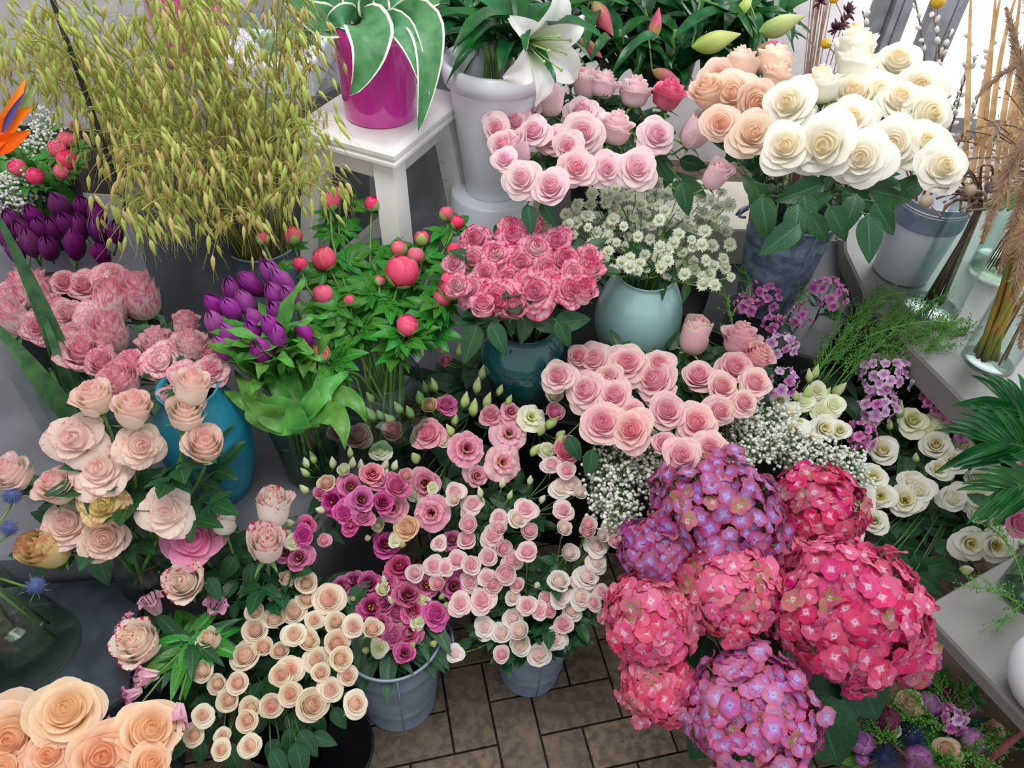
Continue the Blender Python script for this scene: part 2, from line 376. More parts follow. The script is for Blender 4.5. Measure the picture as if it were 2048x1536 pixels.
# ---------------------------------------------------------------- materials
MT = {}
MT['stem'] = plain('green_stem', '#4f7a35', .5, '#6b8f45', 30, vv=.3)
MT['stem_dark'] = plain('dark_stem', '#2f5527', .5, '#46702f', 30, vv=.3)
MT['rose_leaf'] = leaf_mat('rose_leaf', '#1c4526', '#2a5a33', '#5b8a5a')
MT['grey_leaf'] = leaf_mat('lisianthus_leaf', '#2c5138', '#41694a', '#68906a', rough=.5)
MT['peony_leaf'] = leaf_mat('peony_leaf', '#2d7524', '#459a34', '#93cf68', rough=.35, trans=.22)
MT['tulip_leaf'] = leaf_mat('tulip_leaf', '#4a8a37', '#66a548', None, rough=.4, trans=.22)
MT['sepal'] = leaf_mat('sepal', '#4f8442', '#7ba75a', None)
MT['sepal_pale'] = leaf_mat('pale_sepal', '#8db463', '#b4c97c', None)
MT['lily_leaf'] = leaf_mat('lily_leaf', '#134a20', '#20662c', None, rough=.28, trans=.15)
MT['hyd_leaf'] = leaf_mat('hydrangea_leaf', '#143c22', '#1f5230', '#3f7550', rough=.5)
MT['bud_green'] = petal_mat('green_bud', '#b9cf7a', '#cfe09a', '#86ad52', '#e4ecbc', .8, 1., trans=.3)
MT['bud_pale'] = petal_mat('pale_bud', '#cfdca6', '#e3ebc4', '#9fc072', '#f3f3de', .7, 1., trans=.3)
MT['yellow'] = plain('stamen_yellow', '#e0c020', .6); MT['throat'] = plain('dark_throat', '#3a1426', .7)
pm = petal_mat
MT['white'] = pm('white_rose', '#fcecc4', '#fdfaf0', '#f1f0c6', None, trans=.42, vv=.05, hv=.01)
MT['peachlite'] = pm('light_peach_rose', '#fbc8ac', '#fde2d0', '#f8ecd2', '#fef0e0', .85, 1.1, trans=.43, vv=.06)
MT['palepink'] = pm('pale_pink_rose', '#f59ebb', '#fbdce4', '#f5eed6', '#fceeea', .82, 1.08, trans=.42, vv=.07)
MT['redwhite'] = pm('red_edged_rose', '#de5490', '#f7c4d4', '#f8ecd8', '#d83a74', .84, 1.04, streak='#fbeee6', sk=.75, trans=.4, hv=.01)
MT['striped'] = pm('striped_rose', '#e4749c', '#ee9ab8', '#eeecc8', '#e2607f', .90, 1.1, streak='#fcf0e8', sk=.92, trans=.4, ns=1.5, n0=.42, b1=.75)
MT['antique'] = pm('antique_rose', '#f6cdca', '#fbe8dc', '#f1f0d2', '#e89a96', .92, 1.12, trans=.42, vv=.08, b1=.85, hv=.02)
MT['antiqgreen'] = pm('green_antique_rose', '#d7c884', '#e8dca0', '#dbe2a2', '#d98a7a', .86, 1.05, trans=.33)
MT['bright'] = pm('bright_pink_rose', '#e8639a', '#f48fb4', '#f6d9cc', '#f2a6c0', .85, 1.1, trans=.35)
MT['bicolour'] = pm('crimson_edged_rose', '#f9e8d6', '#fbf0e6', '#f4f2d8', '#dc3a66', .93, 1.05, trans=.38)
MT['peach'] = pm('peach_rose', '#fdc294', '#fed8b6', '#fce8c4', '#fee6d0', .85, 1.1, trans=.42, vv=.05)
MT['cream'] = pm('cream_spray_rose', '#fbc2b0', '#fdeedd', '#eef1d0', '#f3f4d8', .86, 1.08, trans=.43, vv=.05)
MT['blush'] = pm('blush_spray_rose', '#f59cb8', '#fde0e4', '#f9f0dc', '#fcefe6', .8, 1.05, trans=.43, vv=.07)
MT['ivory'] = pm('ivory_spray_rose', '#fbd2ca', '#fdf6ee', '#f8f5de', '#fefaf4', .8, 1.05, trans=.43, vv=.04)
MT['pinkmid'] = pm('two_tone_rose', '#ee7fa6', '#f9ccd6', '#f3efcf', '#f3efd0', .88, 1.08, trans=.42, vv=.06)
MT['magenta'] = pm('magenta_lisianthus', '#b8387c', '#d2609c', '#f0cfc4', '#e896bc', .88, 1.1, trans=.3, vv=.14, deep='#5a1440')
MT['lispink'] = pm('pink_lisianthus', '#e07a9c', '#f09ab4', '#f6dcd4', '#f8c6d2', .8, 1.05, trans=.38, deep='#8a2a50')
MT['lislight'] = pm('pale_pink_lisianthus', '#f4b8c6', '#f9d2d8', '#f8e8dc', '#e87aa0', .93, 1.12, trans=.4, deep='#a04868')
MT['beige'] = pm('beige_lisianthus', '#e8b8a0', '#f0cfb0', '#e9e4ae', '#f3e2c0', .85, 1.05, trans=.35)
MT['liswhite'] = pm('white_lisianthus', '#f6f0d0', '#fdfcf4', '#e6eeb8', None, trans=.42, vv=.05, hv=.01)
MT['lisgreen'] = pm('green_white_lisianthus', '#e2ecb0', '#f2f3d4', '#bfd488', '#f6f6e0', .8, 1., trans=.35)
MT['tulip'] = pm('purple_tulip', '#a03c9a', '#aa46a4', '#a04a94', '#c068b8', .9, 1.1, streak='#8a2e86', sk=.4, trans=.25, rough=.35, vv=.2)
MT['tulip_mirror'] = pm('mirrored_tulip', '#7a2a72', '#86307c', '#742868', '#a04898', .9, 1.1, streak='#602058', sk=.5, trans=.2, rough=.35, vv=.2)  # darker copy of the tulip colour, for the mirror-image tulips
MT['peony'] = pm('coral_peony', '#f0527a', '#fa668a', '#ee4c72', '#fc86a0', .85, 1.05, streak='#e84068', sk=.3, trans=.25, vv=.1, hv=.01)
MT['peonystreak'] = pm('streaked_peony', '#e0446a', '#ea5a70', '#e8dca8', '#f0708a', .85, 1.05, streak='#f3d6ae', sk=.7, trans=.22)
MT['hydred'] = pm('crimson_hydrangea', '#d43e76', '#de5482', '#f6cce4', '#b44460', .86, 1.08, streak='#c0366e', sk=.35, trans=.32, vv=.18, hv=.03, b1=.34, n0=.55)
MT['hydpurple'] = pm('purple_hydrangea', '#b2589e', '#bc629c', '#c4bcf6', '#b84a6a', .50, .95, streak='#9a74cc', sk=.5, trans=.32, vv=.16, hv=.04, b1=.45)
MT['hydfront'] = pm('mauve_hydrangea', '#c86cae', '#d87aa8', '#d0c8fc', '#cc5c78', .58, .98, streak='#b080d4', sk=.5, trans=.32, vv=.14, hv=.03, b1=.42)
MT['hydpink'] = pm('pink_hydrangea', '#e05a88', '#ea7a9c', '#fbdcea', '#d4607c', .88, 1.1, streak='#d84c80', sk=.35, trans=.34, vv=.16, hv=.03, b1=.34, n0=.55)
MT['hydgreen'] = pm('green_tinged_hydrangea', '#d0587c', '#cc6480', '#f4c8d8', '#c8687c', .88, 1.1, streak='#7f9c40', sk=.85, trans=.3, vv=.15, b1=.3, ns=.35, n0=.5)
MT['phlox'] = pm('pink_phlox', '#d478b8', '#e496cc', '#a84498', '#ecb0dc', .8, 1.05, trans=.34, vv=.2, hv=.04)
MT['phloxpale'] = pm('pale_phlox', '#e4b4e0', '#efd0ec', '#c078c0', '#f6e4f4', .7, 1.0, trans=.35, vv=.1)
MT['lilywhite'] = pm('white_lily', '#ffffff', '#fdfdfa', '#e2efc0', None, trans=.42, vv=.02, hv=.0, rough=.4)
MT['lilybud'] = pm('green_lily_bud', '#c4d474', '#d4dc8c', '#a8c860', '#e8a8b0', .9, 1.1, trans=.25)
MT['lilypink'] = pm('pink_lily_bud', '#d8607c', '#dd7088', '#b8b868', '#e8a0a8', .85, 1.1, streak='#b04060', sk=.4, trans=.25)
MT['alstro'] = pm('pink_alstroemeria', '#e88ab8', '#f2a2c8', '#f8d8e4', '#f6b8d4', .8, 1.05, streak='#f8d0e2', sk=.4, trans=.38)
MT['orange'] = pm('orange_sepal', '#f87a18', '#fa8420', '#f86c10', '#fa9a30', .85, 1.05, streak='#f06a10', sk=.4, trans=.2)
MT['astr'] = petal_mat('astrantia_bract', '#eef2dc', '#f4f6e8', '#dfe8c4', '#a9c090', .85, 1.02, streak='#cfdcb8', sk=.4, trans=.35)
MT['astrc'] = plain('astrantia_pincushion', '#c8d4a4', .6, '#e8ecd4', 60)
MT['gyp'] = plain('gypsophila_bloom', '#f6f7f0', .6, trans=.3)
MT['thistle'] = plain('blue_thistle', '#3a4e86', .6, '#6878a8', 40); MT['darkthistle'] = plain('dark_blue_thistle', '#1d2a4e', .6, '#2c3a68', 40)
MT['thistlebract'] = plain('thistle_bract', '#7a8a5c', .6, '#9aa070', 40)
# ---------------------------------------------------------------- shared meshes
def mk(name, b): return b.mesh(name)
ME = {}
ME['o'] = [mk('bloom', b) for b in (rose_mb(1, 21, .75, point=.7, nu=12, nv=9), rose_mb(2, 20, .62, H=.66, point=.5, nu=12, nv=9), rose_mb(6, 22, .85, H=.58, point=.6, nu=12, nv=9), rose_mb(9, 19, .7, H=.64, point=.8, nu=12, nv=9), rose_mb(14, 23, .8, H=.6, point=.4, nu=12, nv=9))]
ME['s'] = [mk('bloom', b) for b in (rose_mb(3, 15, .35, H=.85, point=.6, vee=.25), rose_mb(7, 16, .45, H=.8, point=.7, vee=.3), rose_mb(12, 15, .55, H=.78, point=1, vee=.35))]
ME['b'] = [mk('bloom', b) for b in (rose_mb(4, 12, .18, H=.95, vee=0), rose_mb(8, 12, .26, H=.92, point=.5, vee=.1))]
ME['w'] = [mk('bloom', b) for b in (rose_mb(5, 16, 1., H=.58, point=1), rose_mb(15, 17, 1.05, H=.6, point=1.1))]
ME['g'] = [mk('bloom', b) for b in (rose_mb(21, 30, .7, H=.55, vee=.4, tight=.85, nu=9, nv=6), rose_mb(22, 27, .6, H=.6, vee=.35, tight=.8, nu=9, nv=6), rose_mb(23, 25, .55, H=.65, vee=.3, tight=.85, nu=9, nv=6))]
ME['h'] = [mk('bloom', b) for b in (rose_mb(31, 18, .75, H=.55, vee=.5, tight=.75, nu=8, nv=5, point=.7), rose_mb(32, 17, .62, H=.62, vee=.45, tight=.75, nu=8, nv=5, point=.5), rose_mb(33, 18, .85, H=.52, vee=.55, tight=.75, nu=8, nv=5, point=.6), rose_mb(34, 12, .4, H=.75, nu=8, nv=5))]
ME['l'] = [mk('bloom', b) for b in (rose_mb(41, 11, .75, H=.6, nu=7, nv=6, hole=.07, ruf=.02, point=.9, wid=1.2), rose_mb(42, 12, .6, H=.66, nu=7, nv=6, hole=.05, ruf=.02, point=.8, wid=1.2), rose_mb(43, 9, .85, H=.55, nu=7, nv=6, hole=.10, ruf=.022, point=1, wid=1.25), rose_mb(44, 14, .7, H=.6, nu=7, nv=6, ruf=.02, point=.8))]
ME['L'] = [mk('bloom', b) for b in (open_mb(44, 5, 1.1, .05, .42, 3), open_mb(45, 6, 1.0, .05, .45, 3))]
ME['stamens'] = mk('stamens', stamen_mb(3)); ME['sep'] = [mk('sepals', sepals_mb(5, .42, 1)), mk('sepals', sepals_mb(5, .5, 2, up=-.35)), mk('sepals', sepals_mb(5, .45, 3, up=.1))]
ME['A'] = [mk('bloom', floret4_mb(i, 15, .14, 1.35, -1)) for i in (51, 52)]; ME['pin'] = mk('pincushion', spike_ball(3, 70, .05, .16, .02, up=-.1))
ME['lbud'] = [mk('bud', budl_mb(i)) for i in range(2)]
ME['cl'] = [mk('leaf', compound_leaf(i)) for i in range(4)]
ME['tulip'] = [mk('bloom', tulip_mb(i, o)) for i, o in ((1, .0), (2, .06), (3, .12))]
ME['peony'] = [mk('bloom', peonybud_mb(i)) for i in range(3)]; ME['calyx'] = [mk('calyx', calyx_mb(1, .4)), mk('calyx', calyx_mb(2, .62))]
ME['fl4'] = [mk('floret', floret4_mb(i, 4, c, .88)) for i, c in ((1, .08), (2, .16), (3, .02), (4, .12))]
ME['fl5'] = [mk('floret', floret4_mb(i, 5, c, .80, .10)) for i, c in ((11, .05), (12, .12))]
def lance(seed, W=.3, droop=.25, fold=.3): return leaf_mb(1, W, 6, 10, fold, droop, .015, seed=seed, sharp=2)
ME['lance'] = [mk('leaf', lance(i, .28+.04*i, .15+.12*i)) for i in range(4)]
ME['ovate'] = [mk('leaf', lance(i+5, .55, .15+.1*i, .15)) for i in range(3)]
# ---------------------------------------------------------------- placing
def rv(R, s): return V((R.uniform(-s, s), R.uniform(-s, s), R.uniform(-s, s)))
UP = V((0, 0, 1))
def axis_for(p, centre, R, kind):
    tc = (CAM-p).normalized(); out = V(((p-centre).x, (p-centre).y, 0)); out = out.normalized() if out.length > 1e-4 else V((0, 0, 0))
    a, b, c, j = {'o': (.35, .8, .25, .22), 's': (.95, .12, .35, .2), 'b': (1, .05, .3, .2), 'w': (.3, .9, .1, .15)}.get(kind, (.4, .75, .25, .2))
    return (UP*a+tc*b+out*c+rv(R, j)).normalized()
class Pot:
    """where stems stand: base point, mouth point, mouth radius"""
    def __init__(s, base, h, rm=.04, rb=None): s.b = V(base); s.m = s.b+V((0, 0, h)); s.rm = rm; s.rb = rb if rb is not None else rm*.7
    def start(s, R, d=None):
        a, q = R.random()*2*pi, sqrt(R.random()); e = V((cos(a), sin(a), 0))
        b = s.b+e*q*s.rb+V((0, 0, .012))
        m = s.m+e*q*s.rm*.5
        if d is not None: m = s.m+V((d.x-s.m.x, d.y-s.m.y, 0)).normalized()*s.rm*min(1, (d-s.m).xy.length/.12)*.85
        return b, m
def stem_pts(b, m, o, ax, n=6, bend=.35):
    """from the foot b through the mouth m to the calyx o"""
    L = (o-m).length; c = o-ax*L*bend; up = m+(m-b).normalized()*L*.25; pts = [b, b.lerp(m, .5)]
    for i in range(n+1):
        t = i/n; pts.append(m*(1-t)**3+up*3*t*(1-t)**2+c*3*t*t*(1-t)+o*t**3)
    return pts
def stem_part(root, b, pts, r=.0028, mat='stem', name='stem', k=6):
    g = MB(); g.tube([p-b for p in pts], [r*(1.15-.3*i/len(pts)) for i in range(len(pts))], k); return part(name, g, MT[mat], root)
def along(pts, t):
    f = t*(len(pts)-1); i = min(int(f), len(pts)-2); return pts[i].lerp(pts[i+1], f-i), (pts[i+1]-pts[i]).normalized()
def leaf_at(root, b, p, d, up, L, me, mat, name='leaf', R=RND):
    """leaf mesh (along +Y, face +Z) growing at p in direction d"""
    d = V(d).normalized(); z = (V(up)-d*V(up).dot(d)); z = z.normalized() if z.length > 1e-3 else d.orthogonal().normalized(); x = d.cross(z)
    mw = M(((x.x, d.x, z.x, 0), (x.y, d.y, z.y, 0), (x.z, d.z, z.z, 0), (0, 0, 0, 1)))
    return part(name, me, MT[mat], root, M.Translation(p-b) @ mw @ M.Diagonal((L, L, L, 1)))
def rand_leaves(root, b, pts, R, n, L, key, mat, t0=.45, t1=.8, updir=.45):
    for i in range(n):
        p, t = along(pts, R.uniform(t0, t1)); a = R.random()*2*pi; e = V((cos(a), sin(a), R.uniform(-.1, .5)))
        tc = (CAM-p).normalized(); leaf_at(root, b, p, e+t*.3, UP+tc*.5+rv(R, .3), L*R.uniform(.75, 1.15), R.choice(ME[key]), mat)
def canopy(px, py, B): 
    yf, yb = B['y']; zf, zb = B['z']; t = (yf-py)/max(1, yf-yb)
    return at(px, py, zf+(zb-zf)*t+B.get('jz', .008)*math.sin(px*1.7+py*2.3))
ORD = ['first', 'second', 'third', 'fourth', 'fifth', 'sixth', 'seventh', 'eighth', 'ninth', 'tenth']
def rows(items):
    """[(px, py, obj)] -> [(obj, place words)] one short place phrase per thing"""
    n = len(items); xs = [i[0] for i in items]; ys = [i[1] for i in items]
    w = max(xs)-min(xs)+1; h = max(ys)-min(ys)+1
    K = max(1, min(6, round(sqrt(n*h/w)*.9))) if n > 3 else 1
    s = sorted(items, key=lambda i: i[1]); out = []; per = n/K
    nm = {1: [''], 2: ['back row', 'front row'], 3: ['back row', 'middle row', 'front row'], 4: ['back row', 'second row', 'third row', 'front row'],
          5: ['back row', 'second row', 'middle row', 'fourth row', 'front row'], 6: ['back row', 'second row', 'third row', 'fourth row', 'fifth row', 'front row']}[K]
    for k in range(K):
        rw = sorted(s[round(k*per):round((k+1)*per)], key=lambda i: i[0]); m = len(rw)
        for j, it in enumerate(rw):
            if m == 1: o = 'alone' if K > 1 else ''
            elif j == 0: o = 'leftmost'
            elif j == m-1: o = 'rightmost'
            elif j < m/2 or m-j > 10: o = ORD[min(j, 9)]+' from left'
            else: o = ORD[m-1-j]+' from right'
            out.append((it[2], (o+' in '+nm[k]) if nm[k] else o))
    return out
def label_all(items, what, where, cat, group):
    """what: words or a function of the item's note"""
    for o, pl in rows(items):
        a = o.get('_w') or what
        if '_w' in o: del o['_w']
        if len((a+' '+pl+' '+where).split()) > 16: pl = pl.replace(' row from', ' from')
        if len((a+' '+pl+' '+where).split()) > 16: print('LONG', a, '|', pl, '|', where)
        tag(o, ' '.join((a+', '+pl+', '+where).replace(', ,', ',').split()), cat, group)
def bloom(root, b, kind, mat, o, ax, s, R, sep=True, sm='sepal'):
    key = kind if kind in ME else 'o'
    x = part('bloom', R.choice(ME[key]), MT[mat], root, frame(o-b, ax, R.random()*6.28, s))
    if kind == 'A': part('pincushion', ME['pin'], MT['astrc'], x, M.Translation((0, 0, .07)))
    if kind in 'lL': part('stamens', ME['stamens'], MT['yellow'], x, M.Identity(4))
    if sep and kind not in 'lLA': part('sepals', R.choice(ME['sep']), MT[sm], root, frame(o-b, ax, R.random()*6.28, s))
    return x
def hang_leaves(B, items, R):
    for (px, py, L, ang) in B.get('leaves', []):       # single leaves that the photo shows hanging clear of the bunch
        it = min(items, key=lambda i: (i[0]-px)**2+(i[1]-py)**2)[2]; b = it.location
        p = canopy(px, py, dict(B, z=(B['z'][0]-.05, B['z'][0]-.05))); a = radians(ang); dr = CR*cos(a)+CU*sin(a)
        leaf_at(it, b, p-dr*L*.5, dr, (CAM-p).normalized()+rv(R, .2), L, R.choice(ME['ovate']), 'rose_leaf')
        g = MB(); q = B['pot'].m+V((0, 0, .03)); g.tube(bez(q-b, (p-b+q-b)/2+V((0, 0, .03)), p-dr*L*.5-b, 5), .0014, 5); part('leaf_stalk', g, MT['stem_dark'], it)
def roses(B):
    """single-headed stems; entries (px, py, diameter px[, kind[, material]])"""
    R = random.Random(B['seed']); pot = B['pot']; items = []
    cen = V((0, 0, 0)); P = [canopy(e[0], e[1], B) for e in B['e']]
    for p in P: cen += p/len(P)
    for e, p in zip(B['e'], P):
        px, py, dp = e[:3]; kind = e[3] if len(e) > 3 else 'o'; mat = e[4] if len(e) > 4 else B['mat']
        d = (p-CAM).dot(CF); s = dp*d/FPX*{'o': 1.04, 's': 1.2, 'b': 1.3, 'w': .92}.get(kind, 1.)
        ax = axis_for(p, cen, R, kind); o = p-ax*s*{'s': .42, 'b': .45}.get(kind, .3)
        b, m = pot.start(R, o); root = empty(B.get('name', 'cut_rose'), b); pts = stem_pts(b, m, o, ax)
        stem_part(root, b, pts, B.get('r', .0026), B.get('stem', 'stem'))
        bloom(root, b, kind, mat, o, ax, s, R, sm=B.get('sm', 'sepal'))
        rand_leaves(root, b, pts, R, B.get('nl', 2), B.get('L', .1), 'cl', 'rose_leaf', .45, .80)
        w = {'o': 'open', 's': 'half-open', 'b': 'closed', 'w': 'wide-open'}.get(kind, 'open')
        root['_w'] = w+' '+(e[5] if len(e) > 5 else B['what']); items.append((px, py, root)); root['_p'] = (px, py)
    label_all(items, '', B['where'], B.get('cat', 'rose'), B['group']); B['items'] = items
    hang_leaves(B, items, R)
    for i in items:
        if '_p' in i[2]: del i[2]['_p']
def cluster(E, k):
    E = sorted(E, key=lambda e: (e[1], e[0])); out = []
    while E:
        s = E.pop(0); g = [s]
        E.sort(key=lambda e: (e[0]-s[0])**2+(e[1]-s[1])**2)
        while E and len(g) < k and sqrt((E[0][0]-s[0])**2+(E[0][1]-s[1])**2) < 75: g.append(E.pop(0))
        E.sort(key=lambda e: (e[1], e[0])); out.append(g)
    return out
NUM = ['no', 'one', 'two', 'three', 'four', 'five', 'six', 'seven']
def sprays(B):
    """branching stems that carry several blooms and buds each"""
    R = random.Random(B['seed']); pot = B['pot']; items = []
    allp = [canopy(e[0], e[1], B) for e in B['e']]; cen = V((0, 0, 0))
    for p in allp: cen += p/len(allp)
    for g in cluster(list(B['e']), B.get('k', 4)):
        P = [canopy(e[0], e[1], B) for e in g]; node = V((0, 0, 0))
        for p in P: node += p/len(P)
        nx, ny, _ = proj(node); node = node.lerp(pot.m, .28)-V((0, 0, .02)); b, m = pot.start(R, node); root = empty(B['name'], b)
        pts = stem_pts(b, m, node, (node-m).normalized()); stem_part(root, b, pts, B.get('r', .0022), B.get('stem', 'stem'))
        for e, p in zip(g, P):
            dp = e[2]; kind = e[3] if len(e) > 3 else B['kind']; mat = e[4] if len(e) > 4 else B['mat']
            d = (p-CAM).dot(CF); s = dp*d/FPX; bud = kind == 'u'
            ax = axis_for(p, cen, R, 's' if bud else kind); s *= 1.3 if bud else 1.02; o = p-ax*s*(.5 if bud else .3)
            q = MB(); q.tube(bez(node-b, (o-ax*.03).lerp(node, .35)-b, o-b, 5), .0012, 5); part('branch', q, MT['stem'], root)
            if bud: part('bud', R.choice(ME['lbud']), MT[mat], root, frame(o-b, ax, R.random()*6, s)); continue
            bloom(root, b, kind, mat, o, ax, s, R, sep=kind in 'ghosb', sm=B.get('sm', 'sepal'))
        rand_leaves(root, b, pts, R, B.get('nl', 3), B.get('L', .07), B.get('lk', 'cl'), B.get('lm', 'rose_leaf'), .5, .97)
        nb = sum(1 for e in g if not (len(e) > 3 and e[3] == 'u')); nu = len(g)-nb
        w = (NUM[nb]+' '+(B['one'] if nb == 1 else B['many'])) if nb else (NUM[nu]+(' bud' if nu == 1 else ' buds'))
        if nb and nu: w += ' with '+('bud' if nu == 1 else 'buds')
        root['_w'] = w; items.append((nx, ny, root))
    hang_leaves(B, items, R); label_all(items, '', B['where'], B['cat'], B['group']); B['items'] = items
# ---------------------------------------------------------------- the room
m_t, t_t, p_t = nt('floor_tile'); n_ = N(t_t)
_a = n_.n('ShaderNodeAttribute', attribute_name='pc'); _sp = n_.n('ShaderNodeSeparateColor'); n_.link(_a.outputs['Color'], _sp.inputs[0])
_o = n_.obj(); _c = n_.mix(n_.step(n_.noise(_o, 55, 6, .3), .36, .64), hx('#5c4e43'), hx('#84725f'))
_c = n_.mix(n_.math('MULTIPLY', n_.step(n_.noise(_o, 420, 3), .52, .66), .55), _c, hx('#3a312a'))
_c = n_.mix(n_.step(_sp.outputs[0], 0, 1, 0, .4), _c, hx('#4c4037')); _c = n_.mix(n_.math('MULTIPLY', n_.step(n_.noise(_o, 9, 3), .45, .75), .4), _c, hx('#8f7a60'))
n_.link(_c, p_t.inputs['Base Color']); p_t.inputs['Roughness'].default_value = .7; n_.link(n_.bump(n_.noise(_o, 300, 3), .4, .003), p_t.inputs['Normal'])
MT['tile'] = m_t; MT['grout'] = plain('grout', '#1c1512', .9, '#2a1f1a', 80)
ang = atan2(.023, .087); TL, TW = .177, .0885; O2 = at(882, 1340, 0); b = MB(); R = random.Random(5)
ca, sa = cos(ang), sin(ang)
def tile(x, y, w, h):   # rectangle in tile units with the origin in the corner A
    g = .0022; rr = R.random(); z0, z1 = -.012, 0.
    cs = [(x*TW+g, y*TW+g), ((x+w)*TW-g, y*TW+g), ((x+w)*TW-g, (y+h)*TW-g), (x*TW+g, (y+h)*TW-g)]; e = .0012
    ci = [(x*TW+g+e, y*TW+g+e), ((x+w)*TW-g-e, y*TW+g+e), ((x+w)*TW-g-e, (y+h)*TW-g-e), (x*TW+g+e, (y+h)*TW-g-e)]
    W = lambda c, z: (O2.x+c[0]*ca-c[1]*sa, O2.y+c[0]*sa+c[1]*ca, z)
    b.add([W(c, z0) for c in cs]+[W(c, z1-.001) for c in cs]+[W(c, z1) for c in ci], [(0,1,5,4),(1,2,6,5),(2,3,7,6),(3,0,4,7),(4,5,9,8),(5,6,10,9),(6,7,11,10),(7,4,8,11),(8,9,10,11)], [(rr, rr, 0, 0)]*12)
for i in range(-14, 15):
    for j in range(-14, 15):        # herringbone: an upright and a lying tile per cell along the two diagonals
        X, Y = i*1+j*2, -i*1+j*2
        tile(X, Y-2, 1, 2); tile(X+1, Y-1, 2, 1)
fl = struct('floor', b.mesh('floor', smooth=False), MT['tile'])
g = MB().box((0, 1.3, -.02), 5.2, 5.2, .02); struct('floor_grout', g.mesh('floor_grout', smooth=False), MT['grout'])
MT['wall'] = plain('marbled_wall', '#dcd7da', .6, '#ece9ea', 6, dist=1.5)
wm = MB().box((.0, 3.15, 1.3), 5.2, .06, 2.8); struct('wall_back', wm.mesh('w', smooth=False), MT['wall'])
wm = MB().box((-2.3, 1.5, 1.3), .06, 3.4, 2.8); struct('wall_left', wm.mesh('w', smooth=False), MT['wall'])
# ---------------------------------------------------------------- benches, stool, containers
MT['bench'] = plain('grey_bench', '#66686f', .45, '#73757c', 8, bump=.05); MT['bench2'] = plain('warm_grey_table', '#73706e', .5, '#7e7b78', 10)
MT['slate'] = plain('slate', '#1d2733', .5, '#2c3846', 30, bump=.3); MT['panel'] = plain('grey_sheet', '#5e6168', .35, '#777a81', 5, dist=1)
MT['board'] = plain('cream_board', '#b9b0a2', .6, '#c9c0b2', 8); MT['whitep'] = plain('white_plastic', '#e6eaf2', .35, '#dde3ec', 5)
MT['zinc'] = plain('zinc', '#7c8da3', .42, '#90a0b4', 14, metal=.25, dist=1.2, bump=.06); MT['zincold'] = plain('weathered_zinc', '#546577', .5, '#7d8fa2', 22, metal=.3, dist=2, bump=.15)
MT['teal'] = plain('turquoise_ceramic', '#1c7d96', .45, '#2387a0', 60, bump=.12); MT['jar'] = plain('dark_green_glaze', '#0d4346', .12, '#18595a', 12, coat=.5)
MT['celadon'] = plain('celadon_glaze', '#9cc8c8', .15, '#abd2d0', 10, coat=.5); MT['pinkv'] = plain('magenta_glass', '#c42c94', .12, '#cc369e', 4, coat=.8)
MT['black'] = plain('black_plastic', '#0c0d10', .4); MT['blackm'] = plain('dark_metal', '#23262b', .4); MT['glass'] = glass('clear_glass', '#f6fcfa'); MT['gglass'] = glass('green_glass', '#e9f6f0'); MT['smoke'] = glass('smoked_glass', '#8c857e')
MT['water'] = glass('water', '#eaf0e6', ior=1.2); MT['rosewood'] = plain('red_metal', '#7d3f45', .5, '#8f4c50', 20); MT['earth'] = plain('wet_stems', '#2c3a1c', .9)
def painted():
    m, t, p = nt('chipped_white_paint'); n = N(t); o = n.obj(); mp = n.n('ShaderNodeMapping'); mp.inputs['Scale'].default_value = (4, 4, 9); n.link(o, mp.inputs[0])
    c = n.mix(n.step(n.noise(o, 14, 5), .3, .7), hx('#e9e7e4'), hx('#f4f3f1'))
    g = n.n('ShaderNodeNewGeometry'); e = n.step(g.outputs['Pointiness'], .52, .60)
    c = n.mix(n.math('MULTIPLY', n.step(n.noise(mp.outputs[0], 6, 3, .4), .70, .715), .6), c, hx('#a08874'))
    n.link(c, p.inputs['Base Color']); p.inputs['Roughness'].default_value = .4; return m
MT['paint'] = painted()
def slab(name, pts, z0, z1, mat, label, cat, bev=.006):
    """a block with the given outline (world x, y)"""
    n = len(pts); b = MB(); cx = sum(p[0] for p in pts)/n; cy_ = sum(p[1] for p in pts)/n
    ins = [(p[0]+(cx-p[0])*bev/.4, p[1]+(cy_-p[1])*bev/.4) for p in pts]
    b.add([(x, y, z0) for x, y in pts]+[(x, y, z1-bev) for x, y in pts]+[(x, y, z1) for x, y in ins], [tuple(range(n))[::-1]]+[(i, (i+1) % n, (i+1) % n+n, i+n) for i in range(n)]+[(i+n, (i+1) % n+n, (i+1) % n+2*n, i+2*n) for i in range(n)]+[tuple(range(2*n, 3*n))])
    return tag(part(name, b.mesh(name, smooth=False), mat), label, cat)
X = lambda px, py, z: at(px, py, z).xy
def order(pts):
    cx = sum(p[0] for p in pts)/len(pts); cy_ = sum(p[1] for p in pts)/len(pts); return sorted([tuple(p) for p in pts], key=lambda p: atan2(p[1]-cy_, p[0]-cx))
LV = .40                                   # height of the grey bench
# grey bench on the left: front right corner near (650,1035) in the photo
f1 = X(652, 1035, LV); f2 = X(605, 1095, LV); f3 = X(235, 1108, LV)
slab('display_bench', [(-1.75, f3.y-.12), (f3.x, f3.y+.0), (f2.x, f2.y), (f1.x, f1.y), (f1.x+.10, 1.16), (-.06, 1.30), (-.02, 1.95), (-1.75, 1.95)], 0, LV, MT['bench'], 'grey display bench under the turquoise vase and the tulip vase', 'bench')
LD = .34
q = [X(20, 1560, LD), X(190, 1440, LD), X(262, 1385, LD), X(285, 1190, LD)]
slab('slate_step', [(-1.5, .30), (q[0].x, .30), (q[1].x, q[1].y), (q[2].x, q[2].y), (q[3].x, q[3].y), (f3.x-.01, f3.y-.01), (-1.5, f3.y-.14)], 0, LD, MT['slate'], 'dark slate step in front of the grey bench, bottom left', 'step')
